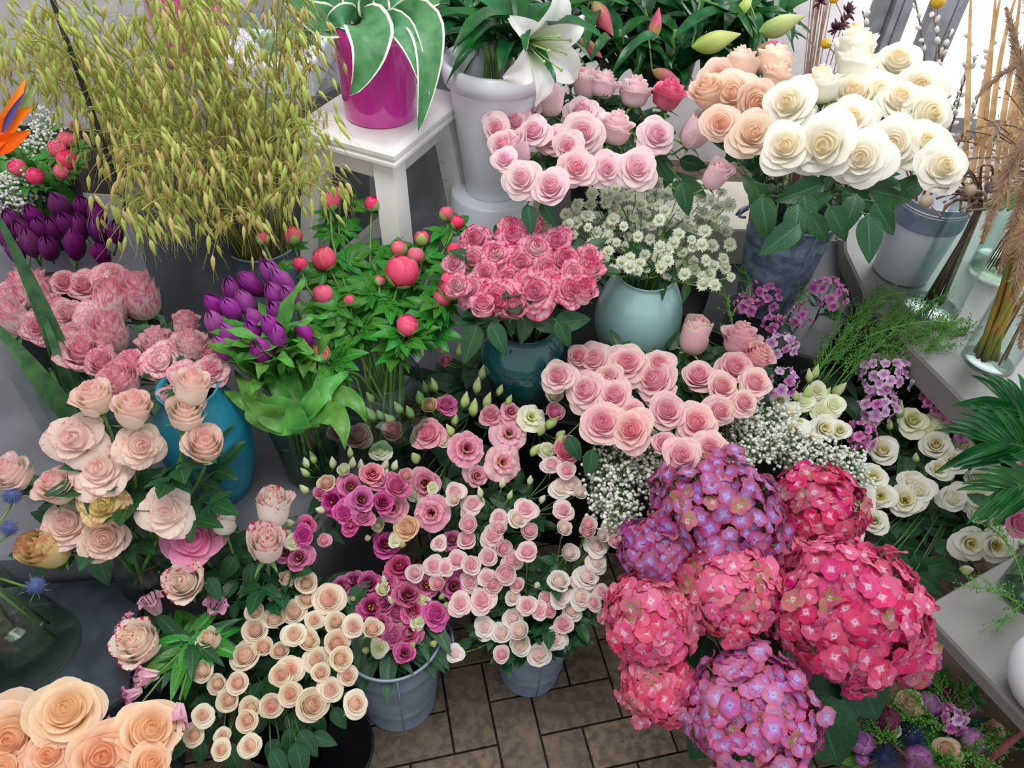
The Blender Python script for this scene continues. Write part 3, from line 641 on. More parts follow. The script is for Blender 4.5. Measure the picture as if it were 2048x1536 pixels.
# tall grey box behind the oats and the stool
BT = .86; c1 = X(246, 400, BT); c2 = X(666, 174, BT); dv = (c2-c1); c3 = c1+dv*2.5; nrm = V((-dv.y, dv.x)).normalized()*.6
slab('grey_plinth', [tuple(c1), tuple(c3), tuple(c3+nrm), tuple(c1+V((c1.x*.72+.12, c1.y)).normalized()*.7)], 0, BT, MT['panel'], 'tall smooth grey plinth behind the stool and the oats', 'plinth')
# lower black base under the middle vases
slab('black_block', [(-.10, 1.12), (.55, 1.05), (.62, 1.75), (.0, 1.75)], 0, .44, MT['black'], 'low black block under the dark green jar and the pale blue vase', 'block')
slab('cream_box', [tuple(X(1380, 560, .45)), tuple(X(1500, 560, .45)), (X(1500, 560, .45).x+.02, 1.85), (X(1380, 560, .45).x-.35, 1.85)], 0, .60, MT['board'], 'cream box behind the star-shaped white flowers', 'box')
wb = at(985, 378, .70)
g = MB(); g.lathe([(0, 0), (.10, 0), (.095, .695), (.09, .70), (0, .70)], 56); st = part('round_stand', g, MT['whitep'], None, M.Translation((wb.x, wb.y, 0))); tag(st, 'round white stand carrying the tall white bucket of lilies', 'stand')
# right benches
RT = .55; slab('grey_counter', [tuple(X(1690, 500, RT)), tuple(X(1745, 620, RT)), tuple(X(1925, 800, RT)), tuple(X(2075, 860, RT)), (1.75, 1.05), (1.75, 2.1), (X(1690, 500, RT).x+.12, 2.1)], RT-.06, RT, MT['bench2'], 'grey counter holding the dried flowers and glass cylinders', 'counter')
slab('low_platform', [tuple(X(1395, 650, .5)), tuple(X(1640, 720, .5)), (1.0, 1.75), (.55, 1.75)], .0, .5, MT['blackm'], 'low dark grey platform under the mottled zinc bucket', 'platform')
slab('counter_plinth', [(1.05, 1.35), (1.6, 1.15), (1.6, 1.9), (1.05, 1.9)], 0, RT-.061, MT['black'], 'dark plinth below the grey counter of dried flowers', 'plinth')
TT = .35; a1, a2, a3 = X(1842, 1216, TT), X(2080, 1468, TT), X(1995, 1128, TT)
tp = slab('side_table_top', [tuple(a1), tuple(a2+(a2-a1)*.6), tuple(a3+(a3-a1)*1.2+(a2-a1)*1.6), tuple(a3+(a3-a1)*1.2)], TT-.03, TT, MT['bench2'], None, None)
c = a1+V((.22, .05)); rt = empty('side_table', (c.x, c.y, 0), 'grey side table with thin dusky red legs and round white vase on it', 'table'); tp.name = 'table_top'; tp.parent = rt; tp.location = (-c.x, -c.y, 0)
del_ = [k for k in ('label', 'category') if k in tp]
for k in del_: del tp[k]
for (px, py) in ((1878, 1262), (2070, 1480)):
    for s in (0, .30):
        p = at(px, py, TT-.03); p2 = V((p.x+.02+s, p.y+.03+s*.5, TT-.03)); g = MB(); g.tube([V((p2.x-c.x, p2.y-c.y, 0)), V((p2.x-c.x-.01, p2.y-c.y, TT-.03))], .0065, 8); part('leg', g, MT['rosewood'], rt)
for k in range(3):
    p = at(1905+k*22, 1325+k*16, .05); g = MB(); g.tube([V((p.x-c.x, p.y-c.y, .05)), V((p.x-c.x+.20, p.y-c.y+.10, .05))], .006, 6); part('crossbar', g, MT['rosewood'], rt)
# ---- stool
ST = .90; sc = [at(788, 306, ST), at(936, 186, ST), at(742, 130, ST), at(590, 240, ST)]
e1 = (sc[1]-sc[0]); e1.z = 0; e2 = V((-e1.y, e1.x, 0)); wS = e1.length; dS = (sc[3]-sc[0]).length; e1.normalize(); e2.normalize()
cs = sc[0]+e1*wS/2+e2*dS/2; RS = M(((e1.x, e2.x, 0), (e1.y, e2.y, 0), (0, 0, 1)))
stool = empty('step_stool', (cs.x, cs.y, LV), 'white chipped wooden step stool under the magenta vase', 'stool'); stool.rotation_euler = RS.to_euler(); H = ST-LV
g = MB(); prof = [(1, H-.032), (1.0, H-.026), (.985, H-.022), (1.0, H-.016), (1.0, H-.008), (.97, H-.002), (.95, H)]; vs = []; fs = []
for k, (s, z) in enumerate(prof):
    o_ = (1-s)*.28
    for sx, sy in ((-1, -1), (1, -1), (1, 1), (-1, 1)): vs.append((sx*(wS/2-o_), sy*(dS/2-o_), z))
for k in range(len(prof)-1):
    for j in range(4): fs.append((k*4+j, k*4+(j+1) % 4, k*4+4+(j+1) % 4, k*4+4+j))
fs += [(3, 2, 1, 0), tuple(len(prof)*4-4+j for j in range(4))]; g.add(vs, fs); part('seat', g.mesh('seat', smooth=False), MT['paint'], stool)
ix, iy = wS/2-.04, dS/2-.04
for sx, sy in ((-1, -1), (1, -1), (1, 1), (-1, 1)):
    g = MB(); t_, b_ = V((sx*ix, sy*iy, H-.03)), V((sx*(ix+.055), sy*(iy+.055), 0)); w = .023
    for (dx, dy, ww) in ((0, 0, w), (sx*.006, sy*.006, w*.72)):
        vs = [];
        for P_ in (b_, t_):
            for ax_, ay_ in ((-1, -1), (1, -1), (1, 1), (-1, 1)): vs.append(P_+V((ax_*ww+dx, ay_*ww+dy, 0)))
        g.add(vs, [(0,1,5,4),(1,2,6,5),(2,3,7,6),(3,0,4,7),(3,2,1,0),(4,5,6,7)])
    part('leg', g.mesh('leg', smooth=False), MT['paint'], stool)
for (cx, cy_, lx, ly) in ((0, -iy, 2*ix, .018), (0, iy, 2*ix, .018), (-ix, 0, .018, 2*iy), (ix, 0, .018, 2*iy)):
    part('apron', MB().box((cx, cy_, H-.032-.026), lx, ly, .052).mesh('apron', smooth=False), MT['paint'], stool)
for sgn in (1,): part('stretcher', MB().box((0, iy+.03, .12), 2*ix+.05, .018, .04).mesh('stretcher', smooth=False), MT['paint'], stool)
def vase(name, base, prof, mat, label, cat='vase', k=64, rot=0):
    g = MB(); g.lathe(prof, k); return tag(part(name, g, MT[mat], None, M.Translation(base) @ M.Rotation(rot, 4, 'Z')), label, cat)
def bucket(name, base, h, r0, r1, mat, label, handle=None, rings=True, t=.0025):
    base = V(base); root = empty(name, base, label, 'bucket')
    pr = [(0, .004), (r0-.004, .004), (r0, 0), (r0+.0015, .004), (r0+.001, .012)]
    for i in range(1, 9):
        z = h*i/8; r = r0+(r1-r0)*i/8; pr.append((r, z))
        if rings and i in (2, 6): pr += [(r+.002, z+.004), (r+.0005, z+.009)]
    pr += [(r1+.004, h), (r1+.005, h+.004), (r1+.003, h+.007), (r1-.001, h+.004), (r1-t, h-.01)]+[(r0+(r1-r0)*i/6-t, h*i/6+.006) for i in range(5, -1, -1)]+[(0, .006)]
    g = MB(); g.lathe(pr, 64); part('body', g, MT[mat], root)
    if rings:
        a = radians(-75); g = MB(); g.tube([V((cos(a)*(r0+.001), sin(a)*(r0+.001), .008)), V((cos(a)*(r1+.001), sin(a)*(r1+.001), h-.004))], .0014, 6); part('seam', g, MT[mat], root)
    if handle is not None:
        for s in (0, pi):
            a = handle+s; g = MB(); g.tube(bez((cos(a)*(r1+.002)-sin(a)*-.02, sin(a)*(r1+.002)+cos(a)*-.02, h-.03), (cos(a)*(r1+.03), sin(a)*(r1+.03), h-.05), (cos(a)*(r1+.002)-sin(a)*.02, sin(a)*(r1+.002)+cos(a)*.02, h-.03), 8), .003, 8); part('ear', g, MT[mat], root)
        g = MB(); pts = []
        for i in range(15):
            q = pi*i/14; pts.append(V((cos(handle)*cos(q)*(r1+.022)-sin(handle)*sin(q)*(r1*.98), sin(handle)*cos(q)*(r1+.022)+cos(handle)*sin(q)*(r1*.98), h-.04-.045*sin(q)*0-.0*q)))
        g.tube([p*1 for p in pts], .0032, 8); part('handle', g, MT[mat], root)
    return root
def _gl(): pass
def glassvase(name, base, h, r0, r1, mat, label, water=.35, r2=None, t=.002, rm=None, prof=None):
    """thick-bottomed glass vessel; r0 foot, rm middle, r1 rim"""
    f = prof or (lambda u: r0+(r1-r0)*u if rm is None else r0*(1-u)**2+2*u*(1-u)*(2*rm-.5*(r0+r1))+r1*u*u)
    root = empty(name, base, label, 'vase'); g = MB(); k = 12
    g.lathe([(0, 0)]+[(f(i/k), h*i/k+(.0)) for i in range(k+1)]+[(f(1)-t*.5, h+.0015)]+[(f(i/k)-t, max(.008, h*i/k)) for i in range(k, -1, -1)]+[(0, .008)], 64); part('body', g, MT[mat], root)
    if water:
        kk = 8; g = MB(); g.lathe([(0, .0085)]+[(f(water*i/kk)-t-.0006, max(.0085, h*water*i/kk)) for i in range(kk+1)]+[(0, h*water)], 48); part('water', g, MT['water'], root)
    return root
POT = {}
def pot(k, base, h, rm, rb=None): POT[k] = Pot(base, h, rm, rb); return POT[k]
# turquoise vase
p = at(445, 972, LV); vase('ceramic_vase', p, [(0, .004), (.05, 0), (.056, .004), (.066, .04), (.078, .10), (.082, .14), (.080, .18), (.068, .22), (.050, .245), (.047, .26), (.052, .27), (.047, .268), (.043, .25), (.044, .24), (.06, .21), (.073, .17), (.074, .12), (.05, .01), (0, .008)], 'teal', 'matt turquoise ceramic vase on the grey bench, holding striped roses'); pot('teal', p, .26, .04, .04)
p = at(628, 942, LV); glassvase('glass_vase', p, .20, .05, .072, 'gglass', 'tapering green-tinted glass vase holding the purple tulips', .3); pot('tulip', p, .20, .06, .035)
p = at(775, 880, LV); glassvase('glass_bowl_vase', p, .20, .075, .068, 'gglass', 'round glass vase holding the coral peonies', .5, rm=.10); pot('peony', p, .19, .055, .05)
p = at(1040, 790, .44); vase('glazed_jar', p, [(0, .004), (.048, 0), (.054, .006), (.068, .05), (.083, .10), (.086, .13), (.080, .155), (.062, .175), (.055, .185), (.058, .195), (.063, .20), (.057, .198), (.05, .185), (.056, .17), (.076, .145), (.078, .11), (.05, .02), (0, .012)], 'jar', 'shiny dark green glazed jar holding the crimson and cream roses'); pot('jar', p, .19, .045, .04)
p = at(1262, 702, .44); vase('ribbed_vase', p, [(0, .004), (.060, 0), (.066, .004)]+[(.095-.033*((i/22)*2-.92)**2+.0006*sin(i*9.4), .01+.205*i/22) for i in range(23)]+[(.0635, .2185), (.057, .217), (.055, .21), (.07, .18), (.078, .12), (.055, .015), (0, .01)], 'celadon', 'big pale blue-green glazed vase with fine ribs'); pot('celadon', p, .21, .05, .05)
p = V((wb.x, wb.y, .70)); r_ = bucket('white_bucket', p, .285, .06, .10, 'whitep', 'tall white plastic bucket with a thick rim, holding white lilies', rings=False)
g = MB(); g.lathe([(.094, .250), (.106, .251), (.111, .272), (.109, .292), (.101, .294), (.096, .28)], 56); part('rim', g, MT['whitep'], r_); pot('lily', p, .27, .07, .045)
p = at(762, 228, ST); vase('magenta_vase', p, [(0, .006), (.066, 0), (.071, .004), (.072, .012)]+[(.072+.010*i/6, .012+.17*i/6) for i in range(1, 7)]+[(.080, .184)]+[(.078, .17), (.068, .02), (0, .016)], 'pinkv', 'tall magenta pink glass vase on the white stool'); pot('pinkv', p, .175, .05, .04)
ab = at(800, 1392, 0); bucket('zinc_bucket', ab, .27, .074, .092, 'zinc', 'grey zinc bucket with a ring handle, holding magenta lisianthus', handle=radians(5)); pot('A', ab, .26, .075, .05)
bb = at(1058, 1338, 0); bucket('zinc_bucket', bb, .23, .062, .082, 'zinc', 'small smooth grey-blue zinc bucket standing alone on the paving'); pot('B', bb, .22, .065, .04)
p = at(940, 1180, 0); bucket('zinc_bucket', p, .24, .065, .085, 'zinc', 'zinc bucket mostly hidden behind the two front buckets'); pot('C', p, .23, .065, .04)
zb = at(1528, 608, .502); bucket('zinc_flower_bucket', zb, .25, .066, .094, 'zincold', 'mottled blue-grey zinc bucket under the big white roses', handle=radians(-20)); pot('W', zb, .24, .075, .04)
def hidden(k, px, py, z, h, r, name='black_bucket', label='', mat='black', r0=None):
    p = at(px, py, z); bucket(name, p, h, r0 or r*.8, r, mat, label, rings=False); return pot(k, p, h-.01, r*.8, r*.55)
hidden('P', 1190, 400, .56, .24, .08, label='black bucket hidden below the pale pink roses')
hidden('M', 1300, 850, .15, .30, .09, label='black bucket hidden below the two-tone pink roses'); hidden('M2', 1010, 890, 0, .30, .09, label='black bucket hidden below the large pink lisianthus')
hidden('M3', 700, 1060, 0, .26, .085, label='black bucket hidden below the upper magenta lisianthus'); hidden('WL', 1850, 1030, 0, .24, .11, label='black bucket hidden below the white lisianthus'); hidden('WL2', 1640, 900, 0, .32, .09, label='black bucket hidden behind the hydrangeas')
hidden('PH', 1640, 760, .0, .45, .08, label='black bucket hidden below the phlox'); hidden('PH2', 1840, 880, 0, .36, .09, label='black bucket below the pale phlox')
hidden('S', 140, 720, LV, .16, .10, label='black bucket hidden below the pink striped roses'); hidden('CS', 560, 1290, 0, .20, .08, label='black bucket hidden below the cream spray roses')
p = at(315, 1150, LD); glassvase('glass_vase', p, .11, .062, .066, 'glass', 'clear glass cylinder holding the cream and pink roses', .5); pot('ANT', p, .11, .05, .045)
p = at(55, 1300, LD); glassvase('glass_flask', p, .22, .085, .04, 'glass', 'wide-bottomed glass flask holding blue thistles, bottom left', .45); pot('TH', p, .24, .02, .06)
p = at(200, 1640, .0); glassvase('glass_vase', V((-.50, .36, 0)), .26, .06, .07, 'glass', 'glass vase below the peach roses', .5); pot('PE', V((-.50, .36, 0)), .25, .05, .04)
p = at(655, 1500, 0); root = vase('black_tray', p, [(0, 0), (.085, 0), (.092, .006), (.092, .012), (.086, .008), (0, .006)], 'black', 'round black tray on the paving below the cream roses', 'tray')
p = at(600, 1515, .008); glassvase('cone_vase', p, .19, .042, .085, 'smoke', 'smoked glass cone standing on the black tray', None); pot('CS2', p, .18, .06, .03)
p = at(1500, 1500, 0); glassvase('glass_vase', p, .26, .085, .085, 'gglass', 'wide clear glass vase holding the hydrangeas', .4); pot('HY', p, .26, .07, .05)
p = at(1890, 1470, 0); pot('BQ', V((p.x, p.y, 0)), .12, .05, .02)
sph = MB(); sph.lathe([(0, 0), (.03, 0), (.055, .02), (.072, .05), (.076, .078), (.070, .108), (.050, .135), (.025, .148), (.018, .150), (.014, .146), (.014, .13), (0, .13)], 64); p = at(2075, 1395, TT); tag(part('round_vase', sph, MT['whitep'], None, M.Translation(p)), 'round white ceramic vase standing on the grey side table', 'vase')
p = at(2045, 1190, TT); glassvase('glass_vase', p, .14, .045, .05, 'gglass', 'small glass vase of greenery on the grey side table', .5); pot('PL', p, .14, .035, .03)
# rectangular glass tank
tz = .60; Q = [at(72, 791, tz), at(182, 727, tz), at(121, 684, tz), at(2, 743, tz)]; cq = sum(Q, V((0, 0, 0)))/4
ex = (Q[1]-Q[0]); lx = ex.length; ex.normalize(); ey = V((-ex.y, ex.x, 0)); ly = .085; RQ = M(((ex.x, ey.x, 0), (ex.y, ey.y, 0), (0, 0, 1)))
cq = (Q[0]+Q[1])/2+ey*ly/2; tank = empty('glass_tank', (cq.x, cq.y, LV), 'rectangular clear glass tank with thick green leaf blades', 'vase'); hT = tz-LV
g = MB()
for (cx, cy_, sx, sy) in ((0, -ly/2, lx, .004), (0, ly/2, lx, .004), (-lx/2, 0, .004, ly), (lx/2, 0, .004, ly)): g.box((cx, cy_, hT/2), sx, sy, hT)
g.box((0, 0, .005), lx, ly, .01); o = part('body', g.mesh('body', smooth=False), MT['glass'], tank); tank.rotation_euler = RQ.to_euler(); pot('TK', (cq.x, cq.y, LV), hT, .02, .02)
# right: glass cylinders, pale pot
def at_r(px, py): return at(px, py, RT)
p = at_r(1862, 612); glassvase('glass_cylinder', p, .27, .058, .058, 'glass', 'clear glass cylinder holding bare dried thistle stems', None, t=.0025); pot('D1', p, .27, .04, .02)
p = at_r(1990, 545); glassvase('glass_cylinder', p, .26, .062, .062, 'glass', 'glass cylinder with sparkling bottom behind the thistle stems', .12, t=.0025); pot('D2', p, .26, .045, .03)
p = at_r(1975, 722); glassvase('glass_cylinder', p, .34, .052, .052, 'glass', 'tall clear cylinder of thick green and tan stems', None, t=.0025); pot('D3', p, .34, .04, .03)
p = at_r(1800, 545); g = MB(); r_ = empty('white_pot', p, 'pale lilac-white tapered pot with ribbed silver collar', 'pot'); g.lathe([(0, .004), (.058, 0), (.064, .006), (.078, .18), (.080, .20), (.076, .20), (.06, .02), (0, .012)], 56); part('body', g, MT['whitep'], r_)
g = MB(); g.lathe([(.079+.0012*(i % 2), .15+.0042*i) for i in range(16)]+[(.074, .213)], 56); part('collar', g, MT['zinc'], r_); pot('D4', p, .2, .05, .04)
# second magenta vase, white stand, glass bowl: added in place of mirror reflections
zt = BT; p = at(395, 118, zt); vase('magenta_vase', p, [(0, .006), (.075, 0), (.08, .01), (.088, .30), (.085, .30), (.075, .02), (0, .015)], 'pinkv', 'dark magenta vase standing behind the oats'); pot('PV2', p, .29, .05, .04)
p = at(560, 168, zt); slab('mirrored_block', [(p.x-.13, p.y-.05), (p.x+.09, p.y-.05), (p.x+.09, p.y+.16), (p.x-.13, p.y+.16)], zt, zt+.06, MT['whitep'], 'small white block on the grey plinth under the glass bowl', 'block')
glassvase('mirrored_bowl', V((p.x, p.y+.04, zt+.062)), .06, .035, .075, 'gglass', 'shallow glass bowl on the white block behind the oats', .3)
# dark edge strip at the corner of the plinth
g = MB(); g.box((0, 0, .75), .006, .006, 1.5); e_ = struct('trim_1', g.mesh('t', smooth=False), MT['blackm'], M.Translation((c1.x, c1.y, BT-.02)))
# window at the back right
MT['frame'] = plain('window_frame', '#85878e', .4, '#9c9ea4', 20); mm, tt_, pp = nt('daylight_pane'); pp.inputs['Base Color'].default_value = (.9, .95, 1, 1); pp.inputs['Emission Color'].default_value = (1, 1, 1, 1); pp.inputs['Emission Strength'].default_value = 2.6; MT['sky'] = mm
y = 2.72; zc = 1.2; pA, pB, pC = aty(1772, 0, y), aty(1850, 0, y), aty(1925, 0, y)
fr = MB()
for px, wd in ((1752, .035), (1775, .02), (1800, .03), (1868, .06), (1905, .03)):
    q = aty(px, 20, y); fr.box((q.x, y-.02-.01*(px % 3), 1.3), wd, .06, 2.6)
q0 = aty(1915, 20, y); fr.box((q0.x+.75, y-.03, .42), 1.5, .08, .08); struct('window_1', fr.mesh('w', smooth=False), MT['frame'])
g = MB(); g.box((q0.x+.78, y+.03, 1.5), 1.5, .01, 2.1); struct('window_2', g.mesh('w', smooth=False), MT['sky'])
# ---------------------------------------------------------------- roses
roses(dict(seed=1, pot=POT['W'], y=(335, 92), z=(1.0, 1.06), mat='white', what='white rose', where='above the mottled zinc bucket', group='large white roses', name='white_rose', L=.12, e=[
(1710,92,84,'s'),(1714,130,80,'s'),(1796,123,90),(1642,167,76,'s'),(1707,188,92),(1758,184,86),(1800,200,84),(1842,171,80),(1580,208,94),(1703,238,86),(1857,226,92),(1572,294,92),(1649,290,116),(1724,314,98),(1786,288,100),(1850,288,94),(1884,332,88)],
leaves=[(1523,405,.07,-70),(1530,440,.08,-80),(1600,385,.09,-160),(1590,455,.08,-100),(1640,400,.06,20),(1680,450,.07,-60),(1720,400,.07,-30),(1740,480,.08,-85),(1640,460,.06,-60),(1560,480,.08,-140),(1790,390,.09,-10),(1830,370,.08,30),(1700,430,.07,-110),(1500,370,.05,130),(1770,440,.07,-60),(1615,430,.07,-80)]))
roses(dict(seed=2, pot=POT['W'], y=(267, 123), z=(.97, 1.0), mat='peachlite', what='pale peach rose', where='left of the white roses', group='pale peach roses', name='peach_rose', e=[
(1550,120,70,'s'),(1481,133,72,'s'),(1440,150,68),(1416,184,68,'s'),(1468,186,82),(1555,152,60,'s'),(1512,205,84),(1442,246,66),(1505,268,84)]))
roses(dict(seed=3, pot=POT['P'], y=(374, 144), z=(.88, .93), mat='palepink', what='pale pink rose', where='behind the starry sprays', group='pale pink roses', name='pink_rose', e=[
(1058,185,50,'s'),(1102,200,56,'b'),(1147,144,52,'s'),(1174,167,62,'s'),(1208,167,58,'s'),(1270,181,64,'s'),(1338,188,64,'s','bright','brighter pink rose'),(1020,219,48),(1055,219,50),(1030,243,62),(1005,290,56),(992,256,50),(1068,263,62),(1031,300,62,'b'),(1164,226,72),(1167,266,78),(1106,280,60),(1137,294,58),(1044,357,70),(1103,374,74),(1154,335,74),(1214,337,62),(1273,337,78),(1232,253,68,'s'),(1314,270,66),(1393,263,66,'b'),(1432,349,54,'b'),(985,240,40),(1010,320,50)],
leaves=[(1330,340,.07,-60),(1390,330,.07,-20),(1370,400,.07,-80),(1330,300,.06,40),(1060,440,.06,-80),(1100,430,.06,-60),(1290,240,.05,60)]))
roses(dict(seed=4, pot=POT['jar'], y=(600, 448), z=(.745, .78), mat='redwhite', what='crimson and cream rose', where='in the dark green jar', group='crimson and cream roses', name='red_and_white_rose', nl=2, e=[
(997,596,80),(1072,583,84),(1140,579,68),(942,579,64),(1041,528,62),(1093,536,56),(1130,518,56),(993,507,56),(946,518,54),(1017,556,54),(1072,495,64),(1178,538,60,'s'),(908,528,44),(1026,472,60),(951,478,56),(1020,452,48),(1115,482,58),(1060,455,46),(1168,580,56,'s'),(1180,510,46),(915,570,46),(970,545,50),(1055,560,50),(1100,565,50),(1145,545,50),(965,610,48,'s'),(1030,615,50,'s')],
leaves=[(960,660,.08,-150),(1000,680,.07,-60),(1050,655,.07,-100),(1100,650,.07,-20),(1150,640,.08,10),(940,690,.08,-110),(1020,640,.06,-80),(1130,670,.06,-60),(985,640,.07,160)]))
roses(dict(seed=5, pot=POT['S'], y=(764, 552), z=(.64, .66), mat='striped', what='pink striped rose', where='behind the glass tank', group='pink and cream striped roses', name='striped_rose', nl=1, stem='stem_dark', e=[
(222,552,66),(280,593,84,'b'),(222,608,80,'b'),(167,572,60),(130,565,54),(58,579,88,'s'),(22,635,74,'b'),(75,654,64),(133,627,58),(186,637,58),(218,668,80,'b'),(164,702,84,'s'),(147,671,56),(205,729,62,'s'),(20,590,60),(95,610,56,'s')]))
roses(dict(seed=6, pot=POT['teal'], y=(794, 647), z=(.665, .69), mat='striped', what='pink striped rose', where='in the turquoise vase', group='pink and cream striped roses', name='striped_rose', nl=1, stem='stem_dark', e=[
(314,682,68,'s'),(321,722,74),(372,647,54,'s'),(380,690,70,'s'),(420,702,50),(423,742,66),(362,750,50),(263,726,60,'s'),(240,762,80,'s'),(342,796,48)]))
roses(dict(seed=7, pot=POT['ANT'], y=(1099, 800), z=(.52, .72), mat='antique', what='cream and pink rose', where='in the left glass cylinder', group='cream and pink roses', name='antique_rose', nl=2, L=.11, r=.0032, e=[
(188,794,76,'s'),(266,818,78,'s'),(383,774,76,'s'),(372,825,76,'s'),(150,876,106,'w'),(280,890,78),(410,890,80,'s'),(198,941,94),(113,972,76,'s'),(20,945,76,'s'),(205,1008,84,'o','antiqgreen','greenish rose'),(132,1049,88),(207,1078,88),(91,1099,82,'b','antiqgreen','greenish rose'),(331,1024,98,'w')],
leaves=[(200,1130,.09,-70),(250,1110,.04,-60),(290,960,.06,-30),(330,900,.07,-80),(360,950,.06,10),(255,980,.06,-60),(150,1000,.05,160),(60,960,.05,10)]))
roses(dict(seed=8, pot=POT['CS'], y=(1165, 1016), z=(.46, .53), mat='bicolour', what='cream rose with crimson edges', where='above the cream sprays', group='cream roses with crimson edges', name='bicolour_rose', nl=6, e=[
(385,1080,106,'w','bright','bright pink rose'),(447,1037,58,'b'),(546,1016,72,'b'),(534,1090,74,'b'),(368,1165,78,'s'),(273,1283,86,'s')],
leaves=[(455,1140,.06,-120),(490,1110,.06,-60),(430,1180,.05,-60),(500,1160,.06,-100),(470,1080,.05,40)]))
roses(dict(seed=9, pot=POT['PE'], y=(1520, 1410), z=(.40, .42), mat='peach', what='big peach rose', where='in the bottom left corner', group='big peach roses', name='peach_rose', e=[
(132,1422,122),(22,1480,140),(298,1462,122),(99,1510,88),(203,1512,118),(300,1530,84),(10,1540,90),(160,1550,90)]))
roses(dict(seed=10, pot=POT['M'], y=(905, 705), z=(.585, .605), mat='pinkmid', what='two-tone pink rose', where='before the pale blue vase', group='two-tone pink roses', name='two_tone_rose', sm='sepal_pale', e=[
(1188,719,72),(1255,726,74),(1318,728,58),(1311,762,84),(1117,752,62),(1219,753,48),(1171,781,74),(1229,793,72),(1267,825,48),(1205,846,82),(1263,861,78),(1335,822,74),(1390,671,66,'b'),(1397,753,66),(1445,774,62),(1469,736,72),(1510,766,62),(1516,711,60,'s'),(1482,675,72,'s'),(1441,822,60),(1393,846,76),(1489,805,52),(1363,911,70),(1421,893,60),(1328,886,46),(1158,712,46)],
leaves=[(1350,680,.05,60),(1150,900,.06,-60),(1180,930,.06,-100),(1450,660,.05,120),(1530,740,.05,0)]))
# ---------------------------------------------------------------- spray roses
sprays(dict(seed=20, pot=POT['CS'], y=(1500, 1165), z=(.33, .39), mat='cream', kind='g', k=4, name='garden_spray_rose', one='cream blush rose', many='cream blush roses', where='beside the ringed zinc bucket', cat='spray rose', group='cream blush spray roses', L=.10, nl=7, sm='sepal_pale', leaves=[(560,1440,.06,-60),(600,1450,.06,-30),(640,1450,.05,-60),(580,1490,.06,-90),(620,1490,.06,-50),(540,1510,.06,-120),(600,1525,.07,-80),(650,1480,.05,-20),(480,1470,.05,-100),(470,1520,.06,-60),(520,1450,.06,-90),(420,1470,.05,-100),(560,1530,.06,-60),(680,1440,.05,-60),(640,1400,.05,-30),(400,1510,.05,-90)], e=[
(613,1165,48),(613,1196,48),(658,1196,64),(557,1186,44),(588,1223,52),(549,1235,52),(509,1223,40),(509,1260,54),(489,1310,64),(526,1293,44),(588,1268,48),(617,1281,48),(675,1285,56),(559,1302,40),(633,1318,54),(683,1318,50),(580,1339,54),(561,1351,48),(642,1345,40),(580,1388,50),(662,1378,50),(625,1409,70),(542,1413,50),(499,1417,48),(493,1442,46),(455,1401,48),(433,1368,42),(474,1366,46),(404,1341,50),(422,1281,52,'s'),(671,1244,46),(629,1239,38),(385,1471,44),(445,1471,32),(441,1500,40),(499,1492,46),(406,1430,44),(713,1406,52),(696,1351,42),(744,1259,46,'s'),(706,1252,44),(575,1160,38,'s')]))
sprays(dict(seed=21, pot=POT['B'], y=(1310, 1120), z=(.28, .40), leaves=[(950,1280,.05,180),(925,1290,.04,200),(1000,1300,.05,-100),(1150,1270,.05,-60),(960,1230,.05,170),(1090,1280,.04,-90),(1180,1240,.05,-30)], mat='ivory', kind='h', k=4, name='spray_rose', one='ivory rose', many='ivory roses', where='in the small zinc bucket', cat='spray rose', group='ivory and blush spray roses', L=.08, nl=7, e=[
(1025,1236,42),(970,1255,42),(1002,1267,42),(1038,1263,46),(1040,1291,44),(1077,1309,48),(1002,1309,36,'h','blush'),(909,1307,32),(1111,1278,42),(1126,1248,40,'h','blush'),(1145,1221,44),(1120,1194,40),(1162,1194,46),(1119,1162,48),(1176,1152,48),(1149,1169,32),(1189,1206,32,'h','blush'),(1203,1183,30,'h','blush'),(1092,1197,32,'h','blush'),(1099,1223,34,'h','blush'),(1077,1221,34,'h','blush'),(1053,1211,38,'h','blush'),(1024,1196,32),(1033,1170,32,'h','blush'),(1208,1232,36),(1195,1124,40),(1195,1091,42),(1138,1106,44),(1128,1057,38),(1174,1064,38,'h','blush'),(1176,1049,38,'h','blush'),(1225,1061,40),(1231,1082,32,'h','blush'),(1204,1072,30),(1055,1103,44,'h','blush')]))
sprays(dict(seed=22, pot=POT['C'], y=(1210, 950), z=(.34, .47), mat='blush', kind='h', k=4, name='spray_rose', one='blush rose', many='blush roses', where='behind the small zinc bucket', cat='spray rose', group='ivory and blush spray roses', L=.08, nl=7, e=[
(1123,975,42,'h','ivory'),(1144,968,40,'h','ivory'),(1103,927,38),(1134,941,38),(1051,1016,44),(1127,1020,40),(1036,1038,42,'h','ivory'),(1058,1061,42),(997,1057,40),(997,1033,34),(985,1072,44),(937,1049,44),(934,1079,40),(1007,1096,42),(976,1115,38),(1026,1120,40),(913,1120,42),(942,1129,40),(1012,1146,50),(939,1163,40),(985,1168,48),(963,1201,50),(908,982,36),(908,999,34,'h','ivory'),(945,1006,40),(935,1021,30),(877,1085,30),(865,1132,38),(829,1146,38),(875,1167,38),(920,1208,44),(889,1136,32),(973,1153,34),(960,985,24,'u','bud_pale'),(1085,998,22,'u','bud_pale'),(1005,965,24,'u','bud_pale'),(1060,960,22,'u','bud_pale'),(1020,990,20,'u','bud_green'),(1160,985,32,'h','ivory'),(1075,1170,22,'u','bud_pale')]))
